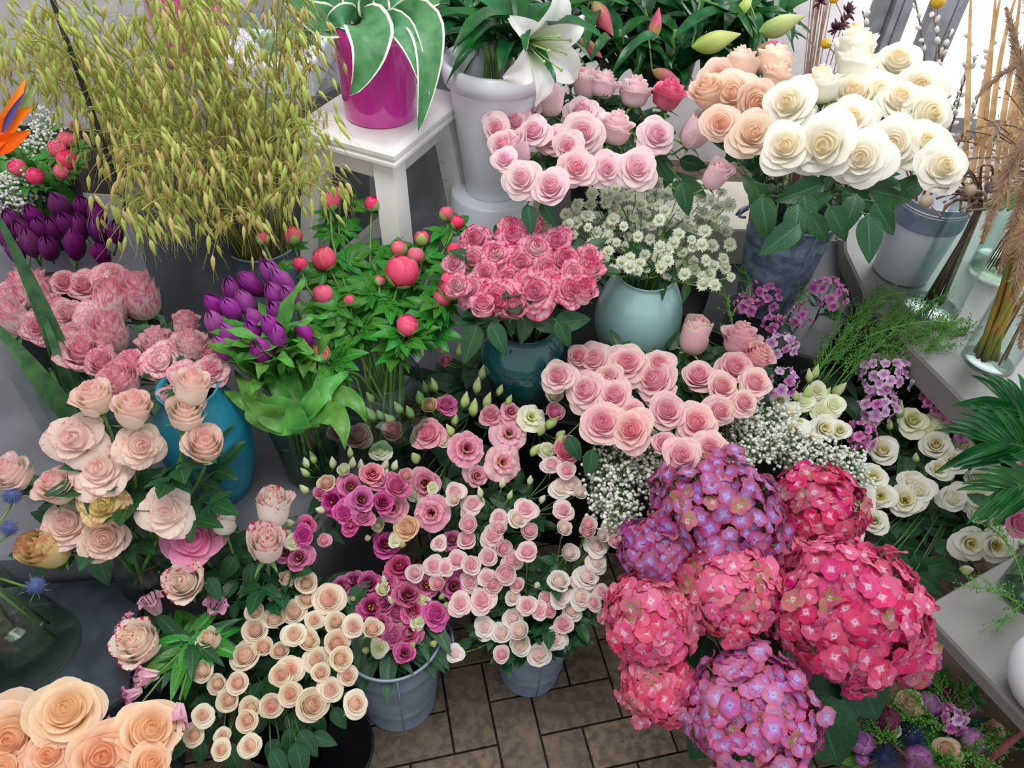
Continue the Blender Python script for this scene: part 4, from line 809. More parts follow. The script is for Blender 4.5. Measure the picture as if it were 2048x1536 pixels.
# ---------------------------------------------------------------- lisianthus
sprays(dict(seed=30, pot=POT['A'], y=(1310, 1090), z=(.29, .37), leaves=[(790,1340,.06,-85),(750,1320,.05,-110),(830,1310,.05,-50),(880,1240,.05,-30),(740,1330,.05,-150),(860,1290,.05,-60)], mat='magenta', kind='l', k=4, name='lisianthus', one='magenta lisianthus', many='magenta lisianthus', where='in ringed zinc bucket', cat='lisianthus', group='magenta lisianthus', L=.09, nl=5, lk='lance', lm='grey_leaf', e=[
(799,1132,56),(737,1167,52),(706,1163,46),(742,1214,52),(816,1190,54),(872,1228,54),(785,1273,52),(817,1266,44),(908,1173,56),(771,1088,52),(682,1173,40),(795,1228,48),(826,1218,42),(809,1307,42),(768,1208,44),(853,1170,44),(903,1078,38),(760,1250,44),(775,1170,48),(845,1205,44),(762,1295,24,'u','bud_green'),(768,1160,24,'u','bud_pale'),(783,1200,26,'u','bud_pale'),(765,1178,30,'h','lisgreen'),(709,1199,34,'h','lisgreen'),(835,1145,34,'h','blush'),(846,1198,30,'h','lisgreen'),(802,1248,26,'h','lisgreen'),(836,1240,34,'h','lisgreen'),(884,1192,22,'u','bud_green'),(893,1210,22,'u','bud_green'),(731,1300,26,'u','bud_green'),(868,1287,24,'u','bud_green'),(825,1290,22,'u','bud_green'),(679,1192,20,'u','bud_green'),(677,1215,22,'u','bud_green'),(880,1163,38,'h','ivory'),(757,1296,34,'h','lisgreen'),(800,1318,22,'u','bud_green')]))
sprays(dict(seed=31, pot=POT['M3'], y=(1115, 930), z=(.45, .50), mat='magenta', kind='l', k=4, name='lisianthus', one='magenta lisianthus', many='magenta lisianthus', where='left of the ruffled ones', cat='lisianthus', group='magenta lisianthus', L=.10, nl=7, lk='lance', lm='grey_leaf', e=[
(723,999,50),(665,1002,52),(689,1026,48),(727,1033,42),(744,948,48,'l','lispink'),(703,972,46),(795,972,52),(765,1005,44),(812,951,34,'h','lislight'),(652,965,38,'h','beige'),(607,1071,40),(597,1115,46),(570,1105,38),(648,1081,34,'h','lislight'),(614,1050,32),(640,985,30),(760,960,40),(700,1050,32),
(612,925,24,'u','bud_pale'),(625,915,24,'u','bud_green'),(610,945,24,'u','bud_green'),(608,978,26,'u','bud_pale'),(665,925,26,'u','bud_pale'),(688,940,30,'h','lisgreen'),(705,925,26,'u','bud_pale'),(722,930,24,'u','bud_pale'),(770,930,26,'u','bud_pale'),(790,930,24,'u','bud_pale'),(771,948,24,'u','bud_pale'),(640,1020,26,'u','bud_pale'),(580,1045,24,'u','bud_pale'),(585,1085,30,'h','lisgreen'),(538,1035,20,'u','bud_pale'),(577,1065,20,'u','bud_green'),(700,905,22,'u','bud_green')]))
sprays(dict(seed=32, pot=POT['M2'], y=(1060, 800), z=(.40, .52), mat='lispink', kind='L', k=3, name='lisianthus', one='ruffled bloom', many='ruffled blooms', where='by the dark green jar', cat='lisianthus', group='ruffled pink lisianthus', L=.10, nl=5, lk='ovate', lm='grey_leaf', e=[
(933,898,78),(1018,867,78,'L','lislight'),(1005,925,78,'L','lislight'),(854,867,62,'l'),(786,863,50,'h','lispink'),(677,862,46,'h','lispink'),(714,870,54,'l'),(858,812,38,'h','beige'),(892,809,46,'l','magenta'),(981,829,44,'l'),(1022,822,38,'l'),(1134,900,56,'h','lispink'),(1062,835,60,'L','lisgreen'),(1110,825,44,'h','lispink'),(954,952,44,'l','lislight'),(785,1016,66),(863,1026,74),(814,1057,52,'h','beige'),(851,968,54,'l'),(892,723,32,'h','lispink'),(760,900,40,'h','lisgreen'),(830,915,34,'u','bud_green'),(1104,845,34,'u','bud_green'),(1083,860,30,'u','bud_green'),(1122,870,30,'u','bud_green'),(1070,900,30,'u','bud_green'),(1095,900,34,'h','lisgreen'),(1120,880,26,'u','bud_green'),(1165,805,32,'u','bud_green'),(1110,790,36,'h','lisgreen'),
(840,795,32,'u','bud_green'),(820,825,30,'u','bud_green'),(742,830,34,'u','bud_green'),(760,830,26,'u','bud_green'),(797,815,28,'u','bud_green'),(780,840,34,'u','bud_green'),(930,800,32,'u','bud_green'),(955,770,30,'u','bud_green'),(948,815,34,'u','bud_green'),(975,800,30,'u','bud_green'),(965,745,28,'u','bud_green'),(910,840,26,'u','bud_green'),(886,700,24,'u','bud_green'),(918,700,24,'u','bud_green'),(868,770,28,'u','bud_green'),(850,775,26,'u','bud_green'),(740,795,26,'u','bud_green'),(900,860,28,'u','bud_green'),(885,880,34,'h','lisgreen'),(825,985,34,'h','lisgreen'),(838,1000,26,'u','bud_green'),(866,975,24,'h','lisgreen'),(895,1010,22,'u','bud_green'),(735,1075,22,'u','bud_pale'),(755,1050,30,'h','lisgreen'),(745,1040,24,'u','bud_green'),(790,1080,28,'h','lisgreen'),(805,1088,22,'u','bud_green'),(1000,780,24,'u','bud_green'),(1018,800,22,'u','bud_green')]))
sprays(dict(seed=33, pot=POT['WL'], y=(1100, 840), z=(.33, .42), mat='liswhite', kind='l', k=3, name='white_lisianthus', one='white bloom', many='white blooms', where='right of the hydrangeas', cat='lisianthus', group='white lisianthus', L=.12, nl=14, leaves=[(1780,1090,.07,-60),(1830,1100,.08,-20),(1880,1130,.08,10),(1800,1140,.08,-80),(1860,1170,.08,-40),(1740,1110,.06,-120),(1900,1090,.07,20),(1830,1060,.07,0),(1790,1060,.06,40),(1880,1060,.07,-10),(1770,1140,.07,-100),(1910,1150,.07,-20),(1840,1140,.07,-70),(1930,1060,.06,30)], lk='lance', lm='grey_leaf', stem='stem_dark', e=[
(1826,839,52,'l','lisgreen'),(1765,900,56),(1871,890,56),(1908,921,52),(1840,979,52),(1748,952,46),(1960,993,52),(1722,1000,54),(1762,992,54),(1810,1000,60),(1836,980,50),(1823,961,44),(1749,1042,50),(1907,996,52),(1958,996,54),(1943,1087,58),(1995,1091,60),(2012,1022,50),(1958,1022,46),(1744,839,32,'h','lisgreen'),(1874,842,44,'h','lisgreen'),(1929,890,38),(1925,986,44),(1956,955,42),(1878,935,40),(1987,948,44),(1708,1072,36),(2035,1060,50),(2040,985,40),(1800,820,30,'u','bud_green'),(1890,870,28,'u','bud_green'),(1935,1140,34,'u','bud_pale'),(1900,955,24,'u','bud_green'),(1860,860,40,'h','lisgreen'),(1780,850,22,'u','bud_green'),(1765,830,22,'u','bud_green'),(1790,805,22,'u','bud_green'),(1832,915,22,'u','bud_green'),(2000,1045,44)]))
sprays(dict(seed=34, pot=POT['WL2'], y=(930, 740), z=(.44, .52), mat='liswhite', kind='l', k=3, name='white_lisianthus', one='white bloom', many='white blooms', where='above the gypsophila', cat='lisianthus', group='green-white lisianthus', L=.10, nl=2, lk='lance', lm='grey_leaf', e=[
(1669,808,42,'h','lisgreen'),(1645,818,40,'h','lisgreen'),(1580,825,40),(1649,856,50),(1587,863,50),(1680,860,40),(1597,928,54),(1560,800,36),(1610,800,34,'h','lisgreen'),(1630,745,28,'u','bud_green'),(1618,752,26,'u','bud_green'),(1678,780,34,'u','bud_green'),(1590,790,28,'u','bud_green'),(1615,785,30,'u','bud_green'),(1636,780,34,'h','lisgreen'),(1600,845,26,'u','bud_green'),(1570,860,44),(1620,880,40),(1650,790,30,'u','bud_green')]))
# ---------------------------------------------------------------- tulips and peonies
def ribbon(root, b, P, W, mat, name='leaf', up=None, wave=.004, fold=.15, label=None):
    up = up or (CAM-V(P[1])).normalized()
    return part(name, blade_mb([V(p)-b for p in P], W, up=up, wave=wave, fold=fold), MT[mat], root, None, label)
def tulips(seed, potk, E, y, z, mat, where, group, lean=V((-.25, -.1, 1)), nl=2):
    R = random.Random(seed); B = dict(y=y, z=z); pot_ = POT[potk]; items = []
    for (px, py, dp) in E:
        p = canopy(px, py, B); d = (p-CAM).dot(CF); s = dp*d/FPX*1.18; ax = (lean+rv(R, .18)).normalized(); o = p-ax*s*.62
        b, m = pot_.start(R, o); root = empty('tulip', b); pts = stem_pts(b, m, o, ax); stem_part(root, b, pts, .003)
        part('bloom', R.choice(ME['tulip']), MT[mat], root, frame(o-b, ax, R.random()*6, s, s*1.3))
        for k in range(nl):
            q, t = along(pts, R.uniform(.35, .6)); a = R.random()*2*pi; e = V((cos(a), sin(a), 0)); L = R.uniform(.12, .19)
            ribbon(root, b, [q, q+e*.03+UP*L*.6, q+e*L*.55+UP*L*R.uniform(.35, .75)], .035, 'tulip_leaf', up=e*-.6+UP*.4)
        items.append((px, py, root))
    label_all(items, 'purple tulip', where, 'tulip', group); return items
TI = tulips(3, 'tulip', [(434,617,34),(465,624,38),(468,590,38),(496,614,38),(434,655,38),(465,676,36),(509,573,40),(544,552,40),(571,570,38),(554,597,38),(513,645,36),(509,672,38),(547,662,38),(561,686,40),(455,706,38),(528,710,44),(612,672,34),(583,600,36),(555,630,34)], (710, 552), (.69, .72), 'tulip', 'tight bunch beside the coral peonies', 'purple tulips')
for i, (A, Bq, C, W) in enumerate([((590,860),(520,830),(470,740),.045),((590,850),(560,770),(500,690),.03),((600,850),(640,770),(700,745),.04),((610,860),(540,800),(490,835),.07),((620,850),(700,740),(735,850),.045),((620,850),(690,790),(690,900),.05),((590,850),(470,800),(450,780),.03),((600,840),(640,740),(600,640),.03),((585,845),(500,840),(485,780),.05),((605,850),(575,740),(560,690),.035),((615,850),(660,780),(640,720),.04)]):
    r0 = TI[i % len(TI)][2]; b = r0.location; P = [at(*A, .58), at(*Bq, .66), at(*C, .60 if C[1] > 800 else .64)]
    ribbon(r0, b, P, W, 'tulip_leaf', up=(CAM-P[1]).normalized()*.8+rv(RND, .3), wave=.005)
MT_TD = 'tulip_mirror'
hidden('RT', 120, 470, LV, .2, .10, label='black bucket below the dark purple tulips on the left')
tulips(4, 'RT', [(125,420,42),(166,420,34),(73,441,34),(29,448,36),(82,465,36),(51,468,36),(106,465,40),(135,455,34),(159,461,38),(197,437,36),(198,468,36),(63,492,38),(99,502,40),(150,496,42),(205,513,34),(34,509,34),(15,480,34),(232,470,30)], (513, 420), (.62, .66), 'tulip_mirror', 'dark bunch behind the striped roses', 'dark purple tulips', lean=V((.1, -.15, 1)))  # tulips added as stand-ins for a mirror's reflection
def peony_leaf(seed):
    R = random.Random(seed); b = MB(); b.tube([(0, 0, 0), (0, .3, .02)], [.012, .01], 4)
    for (a, y, l) in ((0, .3, .7), (.75, .28, .6), (-.75, .28, .6), (1.3, .2, .5), (-1.3, .2, .5)):
        m = M.Translation((0, y, .01)) @ M.Rotation(-a+R.uniform(-.15, .15), 4, 'Z') @ M.Rotation(R.uniform(-.3, .3), 4, 'Y')
        leaf_mb(l, l*.48, 6, 9, .2, .28, .012, seed=seed*5+int(a*10), b=b, mat=m, sharp=2)
    return b
ME['pl'] = [mk('leaf', peony_leaf(i)) for i in range(4)]
def peonies(seed, potk, E, y, z, where, group, cat='peony', nl=5, bmat='peony', jz=.01):
    R = random.Random(seed); B = dict(y=y, z=z, jz=jz); pt = POT[potk]; items = []
    for e in E:
        px, py, dp = e[:3]; p = canopy(px, py, B) if len(e) < 5 else at(px, py, e[4]); mat = e[3] if len(e) > 3 and e[3] else bmat
        d = (p-CAM).dot(CF); s = dp*d/FPX*1.05; ax = (UP*.8+(p-pt.m).normalized()*.5+rv(R, .35)).normalized(); o = p-ax*s*.46
        b, m = pt.start(R, o); root = empty(cat.replace(' ', '_'), b); pts = stem_pts(b, m, o, ax); stem_part(root, b, pts, .0028)
        x = R.random()*6; part('bloom', R.choice(ME['peony']), MT[mat], root, frame(o-b, ax, x, s))
        part('calyx', ME['calyx'][1 if dp < 38 else 0], MT['sepal_pale'], root, frame(o-b, ax, x, s))
        rand_leaves(root, b, pts, R, nl if px > 640 else 3, .08 if px > 640 else .055, 'pl', 'peony_leaf', .5, .97, .6)
        sz = ('tiny tight' if dp < 30 else 'small round' if dp < 42 else 'big swelling')+' '+cat+(' bud' if cat == 'peony' else '')
        root['_w'] = sz; items.append((px, py, root))
    label_all(items, '', where, cat, group); return items
peonies(5, 'peony', [(525,476,26),(586,470,36),(600,527,28),(648,517,48),(646,588,40),(798,496,32),(831,511,34),(805,542,66),(844,476,30),(909,500,30),(904,570,56),(885,594,38),(815,650,44),(641,706,38,'peonystreak'),(619,727,26),(661,400,38),(681,386,28),(744,407,30),(893,427,30),(915,444,28),(700,600,24),(760,560,22)], (727, 386), (.66, .77), 'left of the crimson roses', 'coral peony buds', nl=7)
peonies(6, 'RT', [(70,352,34),(34,335,34),(113,297,34),(133,280,34),(133,318,38),(123,342,30),(150,253,22)], (352, 253), (.74, .80), 'behind the dark tulips', 'far coral peony buds', nl=4)  # buds added to stand for the peonies' mirror image
# ---------------------------------------------------------------- hydrangeas and phlox
def dome_head(root, b, c, r, ax, n, size, mats, key, R, flat=.85, lim=100, cov=-.1, inner='stem_dark'):
    ax = V(ax).normalized(); q = ax.to_track_quat('Z', 'Y'); tc = (CAM-c).normalized(); L = []
    for i in range(n):
        z = 1-(i+.5)/n*(1-cov); a = i*2.39996; s = sqrt(max(0, 1-z*z)); d = V((s*cos(a), s*sin(a), z*flat)); w = q @ d
        w = (w+rv(R, .05)); p = c+w*r*(R.uniform(.86, 1.03)+.10*sin(w.x*7+n)*sin(w.y*6+n*2)); nn = (q @ V((d.x, d.y, z)) + rv(R, .5)).normalized()
        L.append((nn.dot(tc), p, nn, size*R.uniform(.78, 1.15), R.choice(mats)))
    L.sort(key=lambda t: -t[0])
    for k, (_, p, nn, s, mt) in enumerate(L[:lim]): part('floret', R.choice(ME[key]), MT[mt], root, frame(p-b, nn, R.random()*6, s))
    if len(L) > lim:
        g = MB(); src = floret4_mb(61, 4, .1); 
        for (_, p, nn, s, mt) in L[lim:]: g.merge(src, frame(p-b, nn, R.random()*6, s))
        part('rear_florets', g, MT[mats[0]], root)['kind'] = 'stuff'
    g = MB()
    for i in range(0, n, 3): g.tube([c-ax*r*.9-b, (c-ax*r*.2+L[i][1])*.5-b, L[i][1]-b], .0011, 4)
    part('branches', g, MT['stem'], root)
def leaf_big(L, W, seed): return leaf_mb(L, W, 8, 22, .12, .25, .015, seed=seed, sharp=2, teeth=.05)
ME['hl'] = [mk('leaf', leaf_big(1, .72, i)) for i in range(3)]
def hydrangea(px, py, rpx, z, mats, label, n, seed, size=.036, flat=.85, leaves=(), ax=None):
    R = random.Random(seed); c = at(px, py, z); d = (c-CAM).dot(CF); r = rpx*d/FPX*.98; pt = POT['HY']; ax = ax or (UP*.75+(CAM-c).normalized()*.45)
    b, m = pt.start(R, c); root = empty('hydrangea', b, label, 'hydrangea', 'hydrangea heads'); o = c-V(ax).normalized()*r*.85
    stem_part(root, b, stem_pts(b, m, o, V(ax).normalized()), .004); dome_head(root, b, c, r, ax, n, size, mats, 'fl4', R, flat)
    for (lx, ly, L, a) in leaves:
        p = at(lx, ly, z-r*.8); a = radians(a); dr = CR*cos(a)+CU*sin(a); leaf_at(root, b, p-dr*L*.5, dr, (CAM-p).normalized()+rv(R, .25), L, R.choice(ME['hl']), 'hyd_leaf')
rd = ['hydred']*9+['hydgreen']; pk = ['hydpink']*9+['hydgreen']; pu = ['hydpurple']*12+['hydgreen']; mv = ['hydfront']*12+['hydgreen']
hydrangea(1635, 1020, 92, .50, rd, 'deep pink hydrangea head at the back right of the group, below white lisianthus', 120, 1, leaves=[(1560,1085,.12,-40)])
hydrangea(1430, 1035, 138, .52, pu, 'large violet-purple hydrangea head at the back, below the white gypsophila', 230, 2, .034, leaves=[(1560,1060,.10,-20)])
hydrangea(1315, 1105, 78, .50, pu, 'smaller dark violet hydrangea head on the left edge with green-tipped florets', 110, 3, .032)
hydrangea(1460, 1180, 100, .50, pk, 'rosy pink hydrangea head in the middle of the group', 150, 4, leaves=[(1530,1290,.12,-80)])
hydrangea(1690, 1225, 152, .50, rd, 'largest deep pink hydrangea head, right of centre with green spots', 290, 5, .037, leaves=[(1650,1405,.16,-30),(1740,1400,.12,-60),(1660,1480,.15,-70)])
hydrangea(1565, 1120, 62, .48, pk, 'small rosy hydrangea head wedged between the purple and the largest pink head', 70, 12, .036)
hydrangea(1300, 1240, 92, .46, pk, 'bright coral pink hydrangea head on the left side above the paving', 130, 6, .037)
hydrangea(1318, 1375, 76, .40, pk, 'lowest coral pink hydrangea head hanging over the paving', 90, 7, .037, leaves=[(1390,1270,.08,-60)])
hydrangea(1505, 1425, 132, .42, mv, 'front mauve hydrangea head with pale blue-violet eyes, hanging over the glass vase', 190, 8, .035, leaves=[(1640,1460,.15,-50),(1420,1470,.14,-120),(1400,1180+150,.10,-100)])
hydrangea(1800, 1300, 66, .44, ['hydred', 'hydgreen', 'hydfront'], 'small mixed pink and green hydrangea head at the right edge by the side table', 80, 9, .034)
def phlox(px, py, rpx, z, mats, label, n, seed, potk, size=.028, h=1.):
    R = random.Random(seed); c = at(px, py, z); d = (c-CAM).dot(CF); r = rpx*d/FPX; pt = POT[potk]; ax = (UP*.8+(CAM-c).normalized()*.4+rv(R, .2)).normalized()
    b, m = pt.start(R, c); root = empty('phlox', b, label, 'phlox', 'phlox heads'); o = c-ax*r; pts = stem_pts(b, m, o, ax); stem_part(root, b, pts, .0022, 'stem_dark')
    dome_head(root, b, c, r, ax, n, size, mats, 'fl5', R, .9, cov=.0)
    for k in range(4): 
        p = c+(ax*.7+rv(R, .8)).normalized()*r*.95; part('bud', ME['lbud'][0], MT['phlox'], root, frame(p-b, (p-c).normalized(), 0, .014))
    rand_leaves(root, b, pts, R, 6, .08, 'lance', 'rose_leaf', .5, .97)
ph = ['phlox']; pp_ = ['phloxpale', 'phloxpale', 'phlox']
for a in [(1530,590,34,.58,ph,'pink phlox head with open florets, top left of the loose phlox bunch',14,1,'PH'),(1655,590,38,.60,ph,'pink phlox head with open florets, top right of the loose phlox bunch',16,2,'PH'),(1490,612,22,.57,ph,'small violet phlox head left of all the others',9,3,'PH'),(1595,635,24,.56,ph,'small pink phlox cluster between the two upper phlox heads',7,4,'PH'),
    (1545,650,18,.56,ph,'tiny pink phlox cluster just above the two-tone roses',5,5,'PH'),(1562,695,30,.55,pp_,'pale lilac phlox cluster touching the right edge of two-tone roses',10,6,'PH'),(1565,770,32,.52,pp_,'pale phlox head with spiky green buds above the gypsophila',10,7,'PH'),
    (1765,750,52,.48,['phloxpale'],'round pale lilac-white phlox head with a green tip',34,8,'PH2'),(1760,815,36,.44,pp_,'lilac phlox head directly below the round pale one',18,13,'PH2'),(1890,740,56,.48,ph,'large mauve-pink phlox head beside the tall stem cylinder',40,9,'PH2'),(1890,800,46,.46,ph,'mauve-pink phlox head behind the palm leaflets',34,10,'PH2'),(1720,870,32,.42,ph,'low pink phlox cluster between white lisianthus blooms',14,11,'PH2'),(1925,850,34,.42,ph,'pink phlox head low on the right under the palm leaf',14,12,'PH2')]: phlox(*a)
# ---------------------------------------------------------------- starry astrantia, gypsophila, fine green sprays
R = random.Random(77); E = []
while len(E) < 112:
    a, q = R.random()*2*pi, sqrt(R.random()); x, y = 1285+cos(a)*q*172, 462+sin(a)*q*100
    if R.random() < .12: x, y = R.uniform(1390, 1465), R.uniform(380, 570)
    if y > 548 and 1200 < x < 1370: continue
    if all((x-e[0])**2+(y-e[1])**2 > 17**2 for e in E): E.append((x, y, R.choice((24, 28, 32, 32, 34))))
sprays(dict(seed=40, pot=POT['celadon'], y=(570, 370), z=(.70, .78), jz=.03, mat='astr', kind='A', k=5, name='astrantia', one='starry white head', many='starry white heads', where='above the ribbed vase', cat='astrantia', group='white astrantia sprays', L=.07, nl=1, lk='lance', lm='rose_leaf', e=E))
def tiny_spray(name, px, py, rx, ry, z, potk, n, seed, label, cat, group, rr=.0037, mat='gyp', smat='stem', thick=.0007, zr=.05, twig=.9):
    R = random.Random(seed); c = at(px, py, z); d = (c-CAM).dot(CF); pt = POT[potk]; b, m = pt.start(R, c); root = empty(name, b, label, cat, group)
    node = c.lerp(m, .45); g = MB(); g.tube([p-b for p in stem_pts(b, m, node, UP, 4)], .0016, 5); f = MB(); hubs = []
    for i in range(max(5, n//22)):
        a, q = R.random()*2*pi, sqrt(R.random()); h = at(px+cos(a)*q*rx*.8, py+sin(a)*q*ry*.8, z+R.uniform(-zr, zr)*.6); h2 = h.lerp(node, .25); g.tube(bez(node-b, node.lerp(h2, .5)+V((0, 0, .01))-b, h2-b, 4), thick*1.4, 4); hubs.append((h, h2))
    for i in range(n):
        h, h2 = R.choice(hubs); p = h+rv(R, .026)+V((0, 0, R.uniform(-.01, .012)));
        if R.random() < twig: g.tube([h2-b, h.lerp(p, .5)-b, p-b], thick*.6, 3, cap=False)
        s = rr*R.uniform(.6, 1.25); f.ball(p-b, s, 6, 4, None, .8)
    part('twigs', g, MT[smat], root); part('florets', f, MT[mat], root)['kind'] = 'stuff'; return root
G = 'white gypsophila clouds'
for i, a in enumerate([(1215,955,48,60,.50,'left end of the gypsophila cloud above the purple hydrangea'),(1270,930,55,50,.51,'second from left of the gypsophila sprays above the purple hydrangea'),(1235,1010,46,40,.48,'lowest left gypsophila spray beside the ivory spray roses'),(1320,960,50,45,.50,'gypsophila spray directly above the violet hydrangea'),(1330,865,42,26,.55,'thin gypsophila spray lying over the two-tone roses'),(1450,935,60,24,.50,'low gypsophila spray between the last pink roses and the hydrangea'),(1490,880,52,44,.52,'gypsophila spray right of the lowest pink roses'),(1555,865,58,50,.52,'gypsophila spray left of the green-white lisianthus'),(1510,845,40,30,.53,'gypsophila spray just under the pale phlox buds'),(1600,900,55,40,.50,'gypsophila spray crossing in front of white lisianthus'),(1660,935,45,30,.47,'small gypsophila spray above the back deep pink hydrangea'),(1700,950,24,42,.46,'rightmost gypsophila spray beside the white lisianthus')]):
    tiny_spray('gypsophila', a[0], a[1], a[2], a[3], a[4]-.04, 'M' if i < 7 else 'WL2', 430 if a[2] > 45 else 240, 200+i, a[5], 'gypsophila', G)
for i, a in enumerate([(50,300,50,40,.70),(40,400,55,30,.66),(20,360,30,30,.68),(105,260,40,30,.72)]):  # sprays added where a mirror would reflect the gypsophila
    tiny_spray('gypsophila', *a, 'RT', 190, 230+i, ['mirror-image gypsophila cloud under the orange bird of paradise','mirror-image gypsophila just above the mirrored tulips at the left border','mirror-image gypsophila between two mirrored coral peonies','mirror-image gypsophila behind the mirrored peonies'][i], 'gypsophila', G)
MT['fine'] = plain('fine_green', '#4f8a34', .6, '#6fa548', 30)
def fine(A, T, z0, z1, seed, n, label, cat='green spray', name='green_spray', group='fine green sprays', w=.045, mat='fine', rr=.0016, seedm='fine'):
    R = random.Random(seed); a, t = at(*A, z0), at(*T, z1); root = empty(name, a, label, cat, group); g = MB(); f = MB(); b = a
    main = bez(a, (a+t)/2+V((0, 0, .04)), t, 10); g.tube([p-b for p in main], .0011, 4)
    for i in range(n):
        p, d = along(main, R.uniform(.2, 1)); e = (d*.9+rv(R, .7)).normalized(); L = w*R.uniform(.4, 1.2); q = p+e*L; g.tube([p-b, q-b], .0005, 3, cap=False)
        for k in range(6):
            s = p.lerp(q, (k+1)/6)+rv(R, .004); f.ball(s-b, rr*R.uniform(.7, 1.2), 4, 3)
    part('twigs', g, MT[mat], root); part('seed_pods', f, MT[seedm], root)['kind'] = 'stuff'
R = random.Random(5)
for i in range(26):
    x = 1590+i*9+R.uniform(-10, 10); fine((x, 790-i*2+R.uniform(-15, 15)), (x+110+R.uniform(-20, 40), 590+i*3.2+R.uniform(-30, 40)), .47, .56, 300+i, 42, 'fine feathery green spray lying behind the pale phlox')
for i, (A, T) in enumerate([((1470,700),(1440,570)),((1500,640),(1490,545)),((1560,650),(1640,560)),((1720,680),(1900,645)),((1700,640),(1790,590)),((1800,660),(1890,590))]): fine(A, T, .56, .60, 330+i, 24, ['thin green spray against the black gap by the ribbed vase', 'thin green spray in front of the mottled zinc bucket', 'thin green spray below the zinc bucket crossing pink phlox', 'long green spray reaching across the grey counter', 'green spray reaching towards the pale pot', 'green spray touching the bare stem cylinder'][i], group='')
# ---------------------------------------------------------------- oats
m_o, t_o, p_o = nt('oat_spikelet'); n_ = N(t_o); _a = n_.n('ShaderNodeAttribute', attribute_name='pc'); _s = n_.n('ShaderNodeSeparateColor'); n_.link(_a.outputs['Color'], _s.inputs[0])
_c = n_.mix(n_.step(_s.outputs[0], .3, .9), hx('#c2d06c'), hx('#dcc488')); _c = n_.mix(n_.step(_s.outputs[1], .5, 1), _c, hx('#c8b474')); n_.link(_c, p_o.inputs['Base Color']); p_o.inputs['Roughness'].default_value = .55
_t = n_.n('ShaderNodeBsdfTranslucent'); n_.link(_c, _t.inputs[0]); _m = n_.n('ShaderNodeMixShader'); _m.inputs[0].default_value = .35; n_.link(p_o.outputs[0], _m.inputs[1]); n_.link(_t.outputs[0], _m.inputs[2]); n_.link(_m.outputs[0], t_o.nodes['Material Output'].inputs[0]); MT['oat'] = m_o
MT['oatstem'] = plain('oat_stem', '#7f9a3a', .5, '#a8964a', 25)
p = at(556, 640, LV); bucket('grey_bucket', p, .22, .06, .075, 'zinc', 'zinc bucket of oats hidden behind the purple tulips', rings=False); pot('OAT', p, .21, .06, .04)
def oat(px, py, dep, seed, label):
    R = random.Random(seed); pt = POT['OAT']; tip = atd(px, py, dep); b, m = pt.start(R, tip); m = m+rv(R, .01); root = empty('oat_stem', b, label, 'oat stem', 'green and straw oat stems')
    top = m+(tip-m)*.6+V((0, 0, .10+.10*R.random())); P = [m*(1-t)**2+top*2*t*(1-t)+tip*t*t for t in [i/16 for i in range(17)]]
    stem_part(root, b, [b]+P, .0016, 'oatstem', k=5)
    g = MB(); tw = MB(); straw = R.random()*.6
    for i in range(R.randint(26, 38)):
        q, d = along(P, R.uniform(.42, 1)); e = V((R.uniform(-1, 1), R.uniform(-1, 1), R.uniform(-.1, .7))).normalized(); L = R.uniform(.02, .065); k = q+(e+d*.5)*L*.7; hang = k+e*L*.4-V((0, 0, R.uniform(.01, .04)))
        tw.tube([p_-b for p_ in bez(q, k, hang, 3)], .0004, 3, cap=False)
        dn = (V((0, 0, -1))+rv(R, .35)+e*.25).normalized(); l = R.uniform(.022, .033); x = dn.orthogonal().normalized(); y = dn.cross(x); cc = min(1, max(0, straw+R.uniform(-.2, .4)))
        w = R.uniform(.0026, .0042); g.grid(lambda u, v: hang-b+dn*l*v+(x*cos(2*pi*u)+y*sin(2*pi*u)*.6)*w*sin(pi*min(.97, v**.7))**.8, 5, 5, lambda u, v: (cc, v, 0, 0), close=True)
        for k2 in range(2): t2 = (dn+rv(R, .16)).normalized(); tw.tube([hang+dn*l*.6-b, hang+t2*(l+R.uniform(.012, .03))-b], .00025, 3, cap=False)
    part('twigs', tw, MT['oatstem'], root); part('spikelets', g, MT['oat'], root)['kind'] = 'stuff'
R = random.Random(9); k = 0
for i in range(74):
    x = R.uniform(15, 650); y = R.uniform(-60, 470)
    if y > 330 and (x < 200): y -= 150
    if x > 560 and y > 420: y -= 120
    if x < 120: y = R.uniform(-40, 160)
    oat(x, y, R.uniform(1.08, 1.5), 500+i, 'arching green and straw-coloured oat stem with drooping spikelets, upper left')
